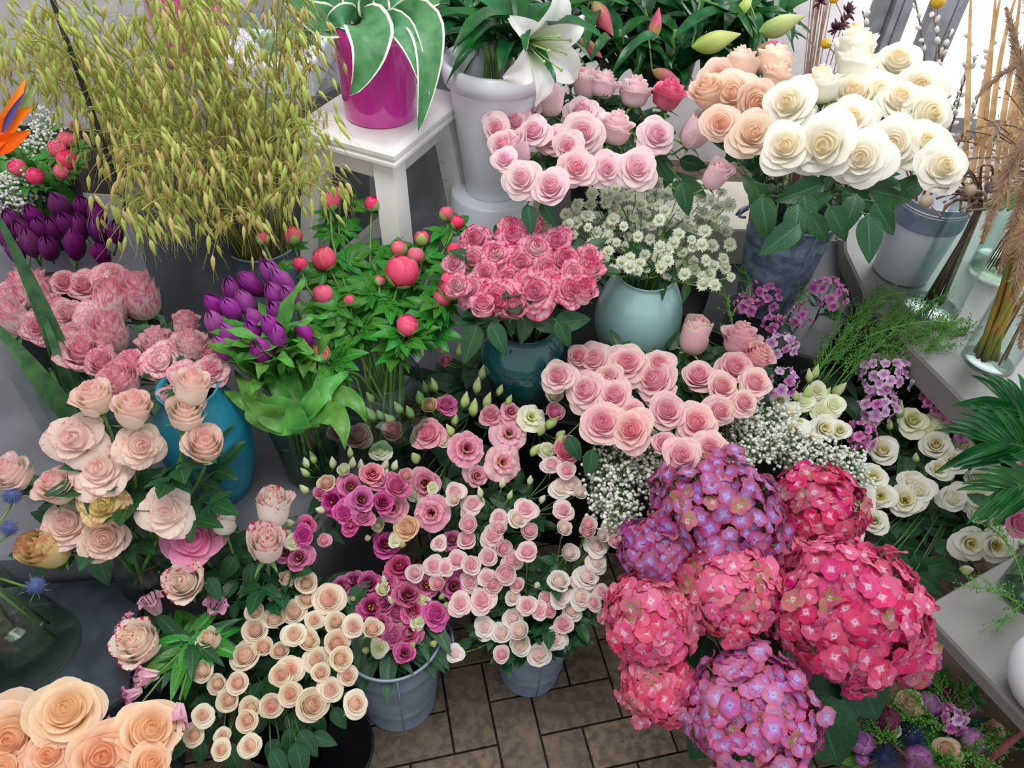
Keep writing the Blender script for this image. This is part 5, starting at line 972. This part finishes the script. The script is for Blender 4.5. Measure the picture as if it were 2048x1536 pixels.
# ---------------------------------------------------------------- lilies
MT['variegated'] = leaf_mat('variegated_leaf', '#3f7a4c', '#5a9462', None, rough=.45, trans=.12, edge='#f0f2dc', e0=.84)
ME['lily'] = mk('bloom', lily_mb(2, 1.)); ME['alst'] = mk('bloom', lily_mb(5, .55)); ME['lst'] = mk('stamens', stamen_mb(5, 6, .16, .5, .02))
p = at(1330, 175, .62); bucket('dark_bucket', p, .25, .07, .09, 'black', 'dark bucket behind the pale pink roses holding pink lilies', rings=False); pot('L2', p, .24, .06, .05)
def lily(px, py, dep, pk, seed, label, heads=(), nl=18, L=.20):
    R = random.Random(seed); pt = POT[pk]; top = atd(px, py, dep); b, m = pt.start(R, top); root = empty('lily', b, label, 'lily', 'lily stems'); pts = stem_pts(b, m, top, UP, 8); stem_part(root, b, pts, .0045, 'stem')
    for i in range(nl):
        q, t = along(pts, .45+.55*i/nl); a = i*2.4+R.random(); e = V((cos(a), sin(a), 0)); l = L*R.uniform(.7, 1.15)
        ribbon(root, b, [q, q+e*l*.5+UP*l*.45, q+e*l*.95+UP*l*R.uniform(-.25, .35)], l*R.uniform(.20, .27), 'lily_leaf', up=UP-e*.3, wave=.002, fold=.25)
    for (hx_, hy_, kind, dp, ang) in heads:
        d0 = dep-.05; p = atd(hx_, hy_, d0); s = dp*d0/FPX; a = radians(ang); ax = (CR*cos(a)+CU*sin(a)+(CAM-p).normalized()*(1.0 if kind == 'open' else .15)).normalized()
        o = p-ax*s*(.3 if kind == 'open' else .5); g = MB(); g.tube([q-b for q in bez(top, top.lerp(o, .5)+V((0, 0, .01)), o, 5)], .0022, 6); part('branch', g, MT['stem'], root)
        if kind == 'open': x = part('bloom', ME['lily'], MT['lilywhite'], root, frame(o-b, ax, .3, s)); part('stamens', ME['lst'], MT['sepal_pale'], x, M.Identity(4))
        else: part('bud', ME['lbud'][0], MT['lilybud' if kind == 'green' else 'lilypink'], root, frame(o-b, ax, 0, s, s*1.05))
lily(960, -30, 1.75, 'lily', 1, 'lily stem with one pale green bud above the white bucket', [(985,0,'green',62,-100)])
lily(1040, 60, 1.50, 'lily', 2, 'lily stem with a large open white flower beside the white bucket', [(1085,95,'open',215,-20)])
lily(900, -40, 1.8, 'lily', 3, 'leafy lily stem without flowers, left side of the white bucket')
lily(940, 10, 1.65, 'lily', 4, 'leafy lily stem with drooping leaves over the white bucket rim', nl=12)
lily(1180, 0, 1.8, 'L2', 5, 'lily stem with two long rose pink buds right of the white lily', [(1205,35,'pink',80,-60),(1180,95,'pink',60,-40)])
lily(1290, 20, 1.78, 'L2', 6, 'lily stem with a small pink bud just opening, top centre', [(1312,50,'pink',60,80),(1330,150,'pink',56,-20)])
lily(1400, 0, 1.74, 'L2', 7, 'lily stem with a plump yellow-green bud pointing right', [(1430,82,'green',92,15),(1490,10,'green',50,60)])
lily(1500, 10, 1.8, 'L2', 8, 'lily stem with a pink-flushed pale bud over the dried stems', [(1560,50,'green',90,20),(1540,95,'pink',60,10)])
lily(1350, 60, 1.68, 'L2', 9, 'leafy lily stem in front of the pink bud', nl=14); lily(1240, 60, 1.72, 'L2', 10, 'leafy lily stem above the pale pink roses', nl=14); lily(1100, -30, 1.85, 'L2', 11, 'leafy lily stem behind the open white lily', nl=14)
# ---------------------------------------------------------------- variegated leaves in the magenta vase
def single(name, potk, P, W, mat, label, cat, group, wave=.006, fold=.1, up=None, thick=.003):
    pt = POT[potk]; R = random.Random(len(label)+int(W*1e4)); b, m = pt.start(R, P[0]); root = empty(name, b, label, cat, group); stem_part(root, b, [b, b.lerp(m, .6), m, V(P[0])], thick, 'stem')
    ribbon(root, b, P, W, mat, 'blade', up=up, wave=wave, fold=fold); return root
GV = 'variegated leaves in the magenta vase'; A_ = lambda *q: [atd(*t) for t in q]
for P, W, l in [(A_((725,35,1.40),(740,30,1.31),(760,110,1.30),(700,190,1.36)),.085,'broad leaf hanging straight down over the magenta vase'),
    (A_((780,35,1.40),(880,-15,1.32),(870,120,1.30),(836,262,1.38)),.065,'longest variegated leaf arching down past the right side of the vase'),
    (A_((765,40,1.40),(800,25,1.33),(835,90,1.31),(858,215,1.36)),.045,'narrow wavy variegated leaf beside the longest one'),
    (A_((700,30,1.42),(640,-30,1.38),(600,20,1.38),(622,95,1.4)),.04,'variegated leaf curling down on the left of the vase'),
    (A_((700,40,1.42),(650,62,1.36),(610,15,1.38),(560,-10,1.42)),.06,'variegated leaf sticking out to the upper left'),
    (A_((730,45,1.42),(725,20,1.38),(700,-10,1.36),(690,-60,1.36)),.06,'upright variegated leaf at the left of the vase centre'),
    (A_((745,45,1.42),(748,20,1.38),(750,-20,1.36),(765,-60,1.36)),.06,'upright variegated leaf in the centre of the vase'),
    (A_((775,45,1.42),(820,10,1.4),(870,-30,1.42),(900,10,1.44)),.05,'variegated leaf reaching towards the lily bucket'),
    (A_((765,45,1.42),(790,20,1.38),(800,-10,1.38),(815,-50,1.4)),.05,'upright variegated leaf at the right of the vase centre'),
    (A_((715,48,1.42),(695,25,1.36),(675,30,1.36),(650,58,1.39)),.05,'short folded variegated leaf at the vase rim')]: single('variegated_leaf', 'pinkv', P, W, 'variegated', l, 'leaf', GV)
# ---------------------------------------------------------------- blades in the tank, bird of paradise, thistles, alstroemeria
MT['blade'] = leaf_mat('blade_leaf', '#3f6b45', '#5c8a58', None, rough=.4, trans=.08)
for P, W, l in [([at(160,860,.42), at(140,730,.60), at(80,600,.78), at(-20,400,.98)], .036, 'thick green leaf blade rising from the tank past the striped roses'),
    ([at(190,900,.42), at(110,790,.60), at(40,700,.70), at(-40,620,.78)], .036, 'thick green leaf blade leaning left out of the glass tank'), ([at(170,880,.42), at(150,800,.55), at(120,720,.66), at(60,560,.80)], .022, 'narrow pointed green blade behind the thick ones in the tank')]:
    single('leaf_blade', 'TK', P, W, 'blade', l, 'leaf', 'blades in the glass tank', wave=0, fold=.35)
bp = at(-60, 520, LV); root = empty('bird_of_paradise', bp, 'orange and blue bird of paradise flower at the left border', 'flower'); b = bp; hd = atd(0, 265, 1.15)
g = MB(); g.tube([p_-b for p_ in bez(bp, (bp+hd)/2+V((-.05, 0, .05)), atd(-40, 330, 1.15), 8)], .006, 8); part('stem', g, MT['stem'], root)
ribbon(root, b, [atd(-40,330,1.15), atd(-10,290,1.14), atd(20,240,1.14), atd(75,170,1.14)], .03, 'alstro' if False else 'sepal_pale', 'beak', fold=.5, wave=0)
for P, W in [((atd(-20,300,1.13), atd(15,240,1.12), atd(52,155,1.12)), .022), ((atd(-20,300,1.13), atd(20,285,1.12), atd(62,260,1.12)), .026), ((atd(-25,310,1.12), atd(20,230,1.12), atd(66,215,1.12)), .024), ((atd(-40,300,1.12), atd(-15,260,1.12), atd(20,215,1.12)), .024)]: ribbon(root, b, P, W, 'orange', 'sepal', wave=0, fold=.25)
MT['blueviolet'] = plain('blue_petal', '#4a3a78', .5); ribbon(root, b, [atd(5,265,1.115), atd(25,220,1.11), atd(50,185,1.11)], .010, 'blueviolet', 'tongue', wave=0, fold=.3)
ME['th'] = mk('bloom', spike_ball(4, 190, .24, .26, .022, up=-.9)); ME['thd'] = mk('bloom', spike_ball(5, 220, .22, .30, .014, up=-.6)); ME['thb'] = mk('bracts', spike_ball(6, 13, .12, .75, .03, up=.5))
def thistle(px, py, dp, z, potk, mat, label, key='th', bract=True, group='blue thistles'):
    R = random.Random(px); c = at(px, py, z); s = dp*(c-CAM).dot(CF)/FPX; pt = POT[potk]; b, m = pt.start(R, c); root = empty('thistle', b, label, 'thistle', group); ax = (UP+rv(R, .3)+(CAM-c).normalized()*.4).normalized()
    stem_part(root, b, stem_pts(b, m, c-ax*s*.2, ax), .002, 'stem'); part('bloom', ME[key], MT[mat], root, frame(c-b, ax, 0, s))
    if bract: part('bracts', ME['thb'], MT['thistlebract'], root, frame(c-b-ax*s*.3, ax, 0, s*1.05) @ M.Diagonal((1, 1, .3, 1)))
thistle(25, 990, 44, .62, 'TH', 'thistle', 'blue thistle at the left border below the leftmost rose'); thistle(18, 1056, 40, .58, 'TH', 'thistle', 'middle blue thistle at the left border, dark blue centre'); thistle(72, 1172, 44, .52, 'TH', 'thistle', 'blue thistle with curly pale bracts over the glass flask')
c0 = at(372, 1290, .37); pt = POT['CS']; R = random.Random(3)
for k, (hd_, la) in enumerate([([(310,1215,62,120),(265,1255,60,160)], 'pink alstroemeria with two trumpets left of the crimson-edged rose'), ([(425,1222,60,50)], 'pink alstroemeria trumpet pointing up to the right, by the cream sprays'), ([(300,1350,66,200),(270,1385,50,220)], 'pink alstroemeria with open trumpets pointing left over the slate'), ([(355,1425,70,270),(230,1450,44,190)], 'pink alstroemeria just above the big peach roses')]):
    b, m = pt.start(R, c0); root = empty('alstroemeria', b, la, 'alstroemeria', 'pink alstroemeria'); node = c0+rv(R, .015); pts = stem_pts(b, m, node, UP); stem_part(root, b, pts, .0026)
    for (x, y, dp, a) in hd_:
        p = at(x, y, .38); s = dp*(p-CAM).dot(CF)/FPX; a = radians(a); ax = (CR*cos(a)+CU*sin(a)+UP*.5+(CAM-p).normalized()*.25).normalized(); o = p-ax*s*.35
        g = MB(); g.tube([q-b for q in bez(node, node.lerp(o, .6), o, 5)], .0018, 5); part('branch', g, MT['stem'], root); x_ = part('bloom', ME['alst'], MT['alstro'], root, frame(o-b, ax, R.random()*6, s*1.5, s*1.7)); part('stamens', ME['lst'], MT['magenta'], x_, M.Identity(4))
    for i in range(7):
        a = R.random()*6.28; e = V((cos(a), sin(a), .3)); leaf_at(root, b, node-V((0, 0, .01)), e, UP+(CAM-node).normalized()*.5, R.uniform(.06, .10), R.choice(ME['lance']), 'peony_leaf' if i % 2 else 'rose_leaf')

for i, (x, y, dp_, pk_) in enumerate([(890,60,1.85,'lily'),(1000,70,1.85,'lily'),(1130,60,1.95,'L2'),(1200,110,1.9,'L2'),(1270,120,1.85,'L2'),(1350,130,1.85,'L2'),(1430,90,1.9,'L2'),(1510,70,1.95,'L2'),(1560,30,1.9,'L2')]): lily(x, y, dp_, pk_, 30+i, 'dark leafy lily stem without flowers, filling the background behind the pink roses')
# ---------------------------------------------------------------- dried flowers on the right
MT['dry'] = plain('dry_brown', '#7a5e4c', .8, '#9a7e6a', 60); MT['drydark'] = plain('dark_twig', '#5e4438', .7, '#76584a', 60); MT['drygrey'] = plain('grey_stem', '#8a8074', .8, '#a39a8c', 60)
MT['globe'] = plain('dried_globe', '#b8a890', .8, '#8f8474', 80); MT['globedark'] = plain('grey_globe', '#77706e', .8, '#5d5856', 80); MT['catkin'] = plain('catkin', '#d2d0c6', .9, '#eceae2', 200, bump=.4); MT['craspedia'] = plain('craspedia_yellow', '#d8b02c', .8, '#c89a1c', 300, bump=.6)
MT['plume'] = plain('reed_plume', '#8c7058', .9, '#a58a70', 40, trans=.2); MT['straw'] = plain('straw_leaf', '#b08a5c', .7, '#c8a87c', 30, trans=.2); MT['burgundy'] = plain('burgundy', '#3a1420', .7, '#521c2c', 60)
ME['globe'] = mk('head', spike_ball(8, 260, .36, .13, .02, up=-.95))
def dried(name, potk, tip, label, cat, group, r=.0018, mat='dry', bend=.1, seed=0, start=None):
    R = random.Random(seed); pt = POT[potk]; b, m = pt.start(R, tip); root = empty(name, b, label, cat, group); k = (m+tip)/2+rv(R, bend*.3)+V((0, 0, bend*.3)); P = [b, b.lerp(m, .5)]+bez(m, k, tip, 8)
    stem_part(root, b, P, r, mat, k=6); return root, b, P, R
for i, (x, y, dp, dep, mt, la) in enumerate([(1852, 403, 34, 1.22, 'globe', 'pale dried globe thistle nodding on a hooked stem'), (1940, 381, 30, 1.30, 'globe', 'pale dried globe thistle beside the reed plumes'), (1981, 375, 28, 1.34, 'globedark', 'grey dried globe thistle close to the reed plume'), (1927, 340, 30, 1.32, 'globedark', 'dark grey dried globe thistle under the last white rose')]):
    tip = atd(x, y, dep); s = dp*dep/FPX; root, b, P, R = dried('globe_thistle', 'D1', tip+V((0, 0, .0)) if i else atd(1880, 375, 1.24), la, 'thistle', 'dried globe thistles', .0024, 'drygrey', seed=i)
    if not i: g = MB(); g.tube([p_-b for p_ in bez(atd(1880, 375, 1.24), atd(1855, 365, 1.23), tip, 6)], .0022, 6); part('hook', g, MT['drygrey'], root)
    part('head', ME['globe'], MT[mt], root, frame(tip-b, (tip-P[-2]), 0, s))
for i in range(17):
    R = random.Random(800+i); dried('bare_stem', 'D1', atd(R.uniform(1870, 1975), R.uniform(330, 440), R.uniform(1.25, 1.4)), 'bare dark dried stem bundled in the front glass cylinder', 'dried stem', 'bare stems in the front cylinder', .0022, 'drydark', seed=30+i)
# pussy willow
for i, (x, y, dep) in enumerate([(1725, 22, 1.6), (1830, 0, 1.55), (1862, 10, 1.5), (1940, 60, 1.5), (1955, 110, 1.5), (1985, 80, 1.55), (1900, 60, 1.5), (1870, 150, 1.45)]):
    root, b, P, R = dried('pussy_willow', 'D4', atd(x, y, dep), ['pussy willow twig reaching furthest left above the white roses', 'pussy willow twig in front of the window frame', 'pussy willow twig just right of the frame with thick catkin cluster', 'pussy willow twig against the bright window', 'short pussy willow twig by the reed plumes', 'pussy willow twig crossing the reed leaves', 'pussy willow twig leaning over the window sill', 'short pussy willow twig above the right white roses'][i], 'willow twig', 'pussy willow twigs', .002, 'drydark', .15, 60+i)
    for k in range(11):
        q, d = along(P, .5+.5*(k+.3)/11); e = (d*.6+rv(R, .8)).normalized(); part('catkin', ME.setdefault('cat', mk('catkin', MB().ball((0, 0, .5), .42, 8, 6, None, 1.3))), MT['catkin'], root, frame(q-b, e, 0, R.uniform(.009, .013), R.uniform(.012, .016)))
for i, (x, y, dp, la) in enumerate([(1652, 87, 20, 'yellow craspedia ball beside the brown stems'), (1708, 58, 22, 'yellow craspedia ball behind a catkin'), (1876, 2, 28, 'large yellow craspedia ball at the top edge by the window'), (1668, -4, 20, 'yellow craspedia ball cut off by the top edge')]):
    tip = atd(x, y, 1.55); root, b, P, R = dried('craspedia', 'D4', tip, la, 'craspedia', 'yellow craspedia balls', .0013, 'dry', .1, 90+i); part('head', MB().ball(V((0, 0, 0)), dp*1.55/FPX/2, 16, 12), MT['craspedia'], root, M.Translation(tip-b))
for i in range(16):
    R = random.Random(850+i); x = R.uniform(1612, 1662); dried('bare_stem', 'L2' if False else 'W', atd(x+R.uniform(-8, 14), R.uniform(-60, 30), 1.72), 'thin upright brown stem behind the peach and white roses', 'dried stem', 'thin brown stems behind the roses', .0013, 'dry', .03, 120+i)
for i, (x, y) in enumerate([(1685, 45), (1695, 25), (1672, 60), (1640, 5)]):
    tip = atd(x, y, 1.68); root, b, P, R = dried('dark_scabious', 'W', tip, ['dark burgundy dried flower head above the white roses', 'upper dark burgundy head beside the yellow ball', 'lower dark burgundy head by the brown stems', 'dark burgundy head at the top edge'][i], 'dried flower', 'burgundy dried heads', .0012, 'drydark', .05, 150+i); g = MB()
    for k in range(16): e = (rv(R, 1)+UP*.5).normalized(); g.tube([V((0, 0, 0)), e*.012, e*.02+rv(R, .004)], [.0015, .003, .0012], 5)
    part('head', g, MT['burgundy'], root, M.Translation(tip-b))
# reed plumes and leaves
def plume(P, W, label, seed, n=3200):
    R = random.Random(seed); pt = POT['D3']; b, m = pt.start(R, P[0]); root = empty('reed_plume', b, label, 'reed plume', 'brown reed plumes'); pts = [b, m, P[0]]; C = bez(*P, 14); stem_part(root, b, [b, b.lerp(m, .6), m]+bez(m, (m+P[0])/2+V((0, 0, .04)), P[0], 5)[1:]+C[1:], .0022, 'straw'); g = MB()
    for i in range(n):
        t = R.random(); q, d = along(C, t); w = W*(.25+.75*sin(pi*min(.96, .1+t*.86))); e = (rv(R, .7)+d*1.1+V((0, 0, -.12))).normalized(); x = e.orthogonal().normalized()*.0005; tip = q+e*w*R.uniform(.4, 1.0)
        g.add([q-b-x, q-b+x, (q+tip)/2-b+x+d*.003, tip-b, (q+tip)/2-b-x+d*.003], [(0, 1, 2, 4), (4, 2, 3)])
    part('plume', g, MT['plume'], root)
plume((atd(2080,330,1.15), atd(2060,180,1.15), atd(2015,20,1.2)), .035, 'upright brown reed plume at the top right border', 1)
plume((atd(2080,240,1.1), atd(2010,330,1.1), atd(1965,480,1.12)), .030, 'long arching reed plume hanging over the glass cylinder', 2)
plume((atd(2090,400,1.1), atd(2040,440,1.08), atd(2030,600,1.1)), .032, 'thick reed plume hanging lowest at the right border', 3)
plume((atd(2090,300,1.15), atd(2040,380,1.15), atd(2000,540,1.16)), .026, 'reed plume hanging behind the other two', 4); plume((atd(2080,120,1.25), atd(2010,130,1.25), atd(1960,190,1.25)), .03, 'thin feathery reed plume pointing left across the window', 5, 500)
plume((atd(2110,520,1.1), atd(2060,560,1.1), atd(2040,690,1.12)), .03, 'lowest short reed plume at the right border beside the canes', 6)
plume((atd(2090,100,1.2), atd(2070,60,1.2), atd(2050,-60,1.25)), .03, 'reed plume in the top right corner', 7)
for i in range(8):
    x = 1930+i*16; P = [atd(x-10, 420, 1.45), atd(x+15-i*3, 250, 1.5), atd(x+(i*37)%50, 60, 1.5), atd(x+20+(i*53)%90, -90, 1.5)]; single('reed_leaf', 'D2', P, .011, 'straw', 'dry straw-coloured reed leaf standing behind the plumes at the window', 'reed leaf', 'dry reed leaves at the window', wave=.001, fold=.3)
for i in range(22):
    R = random.Random(900+i); x, y = R.uniform(1900, 2060), R.uniform(170, 400); tip = atd(x, y, R.uniform(1.25, 1.5)); root, b, P, R = dried('dried_branch', 'D2', tip, 'brown dried leafy twig right of the white roses', 'dried twig', 'brown dried twigs', .0014, 'drydark', .12, 200+i)
    g = MB()
    for k in range(26):
        q, d = along(P, R.uniform(.5, 1)); e = (d+rv(R, .9)).normalized(); m_ = frame(q-b, e.cross(UP) if abs(e.z) < .9 else UP); g.tube([q-b, q+e*.02-b], .0005, 3, cap=False)
        x_ = e.orthogonal().normalized(); l = R.uniform(.008, .02); o_ = q+e*.018-b; g.add([o_, o_+e*l*.5+x_*l*.22, o_+e*l, o_+e*l*.5-x_*l*.22], [(0, 1, 2, 3)])
    part('dry_leaves', g, MT['dry' if i % 3 else 'straw'], root)['kind'] = 'stuff'
MT['cane'] = plain('green_cane', '#8a9a3a', .45, '#b58a3c', 16, vv=.5)
for i in range(13):
    R = random.Random(700+i); tip = atd(2060+R.uniform(-20, 70), 420+R.uniform(-60, 60), 1.22); pt = POT['D3']; b = pt.b+V((R.uniform(-.03, .01), R.uniform(-.02, .02), .012)); root = empty('green_cane', b, 'thick green and tan cane leaning in the tall glass cylinder', 'cane', 'canes in the tall cylinder'); g = MB(); g.tube([V((0, 0, 0))]+[p_-b for p_ in bez(b.lerp(tip, .1), b.lerp(tip, .5)+rv(R, .012), tip, 6)], .0052, 8); part('stem', g, MT['cane'], root)
root, b, P, R = dried('dried_grass', 'D4', atd(1880, 430, 1.28), 'single tan dried grass stalk lying slanted across the pale pot', 'dried stem', None, .0014, 'straw', .0, 1); 
# ---------------------------------------------------------------- palm leaves on the side table
def palm(o, tip, label, seed, n=22, L=.14):
    R = random.Random(seed); pt = POT['PL']; b, m = pt.start(R, o); root = empty('palm_leaf', b, label, 'palm leaf', 'green palm leaves'); C = bez(o, (o+tip)/2+V((0, 0, .03)), tip, 10); stem_part(root, b, [b, m]+C, .002, 'stem_dark'); tc = (CAM-o).normalized()
    for i in range(n):
        t = .1+.9*(i//2)/(n/2); q, d = along(C, t); sd = 1 if i % 2 else -1; s = d.cross(tc).normalized()*sd; l = L*(1-.35*t)*R.uniform(.85, 1.1); e = (s*.75*(1-t*.5)+d*.9).normalized()
        ribbon(root, b, [q, q+e*l*.5+UP*.01, q+e*l-UP*.02], .015, 'lily_leaf', 'leaflet', up=tc+rv(R, .2), wave=0, fold=.3)
palm(at(2090,920,.58), at(1975,885,.60), 'large palm leaf spreading left over the white lisianthus, at the right border', 1); palm(at(2100,980,.56), at(1990,985,.57), 'lower palm leaf at the right border above the table', 2, 16, .11); palm(at(2080,880,.60), at(2000,800,.64), 'upper palm leaf pointing up to the tall cylinder', 3, 16, .11)
fine((2060,1230),(1925,1170),.40,.44,400,26,'wispy green sprig hanging over the side table edge', group=''); fine((2050,1180),(1975,1050),.42,.47,401,26,'wispy green sprig rising left of the small table vase', group=''); fine((2060,1200),(1990,1250),.38,.38,402,18,'wispy green sprig lying on the side table', group='')
roses(dict(seed=60, pot=POT['PL'], y=(1060, 930), z=(.46, .52), mat='bright', what='pink carnation-like flower', where='in the small table vase', group='pink flowers at the right border', cat='flower', name='pink_flower', e=[(2050,935,34,'o'),(2044,1045,56,'o')]))
# ---------------------------------------------------------------- wrapped bouquet on the floor
MT['kraft'] = plain('kraft_paper', '#8d7264', .8, '#9c8272', 20); q = POT['BQ']; g = MB(); c = q.b
def cone(u, v):
    a = 2*pi*u; r = .02+.155*v**.8+.008*v*sin(a*7)+.006*v*sin(a*3+1); return (r*cos(a)*1.25, r*sin(a), .005+v*(.15+.02*sin(a*5)))
g.grid(cone, 64, 10, close=True); pw = tag(part('paper_wrap', g, MT['kraft'], None, M.Translation(c)), 'brown paper wrap around the mixed bouquet on the floor', 'paper wrap')
BZ = (.13, .17); R = random.Random(2)
MT['mauve'] = pm('mauve_double_tulip', '#a05aa0', '#bc7cbc', '#c8a0c8', '#d0a0d0', .85, 1.05, streak='#98509a', sk=.5, trans=.3)
MT['wine'] = pm('wine_flower', '#6c1e4a', '#84305c', '#7a2850', None, trans=.25)
peonies(50, 'BQ', [(1722,1482,50,'mauve'),(1724,1517,28,'mauve'),(1845,1355,38,'mauve'),(1858,1408,46,'mauve'),(1836,1517,56,'mauve'),(1950,1482,52,'mauve'),(1932,1412,38,'mauve'),(1733,1419,36,'mauve'),(1772,1436,52,'wine'),(1890,1386,32,'wine')], (1517, 1355), (.13, .17), 'in the wrapped bouquet', 'mauve double tulips in the bouquet', cat='double tulip', nl=2, bmat='mauve')
roses(dict(seed=51, pot=POT['BQ'], y=(1520, 1380), z=(.13, .17), mat='beige', what='cream bloom', where='in the paper-wrapped bouquet', group='cream flowers in the bouquet', cat='lisianthus', name='cream_lisianthus', nl=1, L=.07, e=[(1818,1403,46,'o'),(1983,1465,50,'o'),(1895,1500,46,'o'),(1777,1454,42,'l','liswhite','white dark-eyed bloom')]))
thistle(1823, 1471, 64, .15, 'BQ', 'darkthistle', 'dark navy sea holly in the middle of the wrapped bouquet', 'thd', False, 'dark sea hollies'); thistle(1768, 1513, 66, .14, 'BQ', 'darkthistle', 'dark navy sea holly at the front left of the wrapped bouquet', 'thd', False, 'dark sea hollies')
phlox(1906, 1440, 26, .16, ['phloxpale', 'phlox'], 'lilac phlox head in the wrapped bouquet', 9, 40, 'BQ')
for i, (A, T) in enumerate([((1880,1480),(1830,1400)),((1900,1480),(1850,1440)),((1920,1500),(1990,1480)),((1900,1500),(1960,1520)),((1860,1500),(1800,1430)),((1890,1450),(1870,1370)),((1930,1450),(2000,1500)),((1850,1520),(1910,1530)),((1800,1500),(1740,1460)),((1900,1470),(1930,1380))]): fine(A, T, .10, .17, 420+i, 34, 'loose green filler sprig between flowers of the wrapped bouquet', group='green filler in the bouquet', rr=.0022)
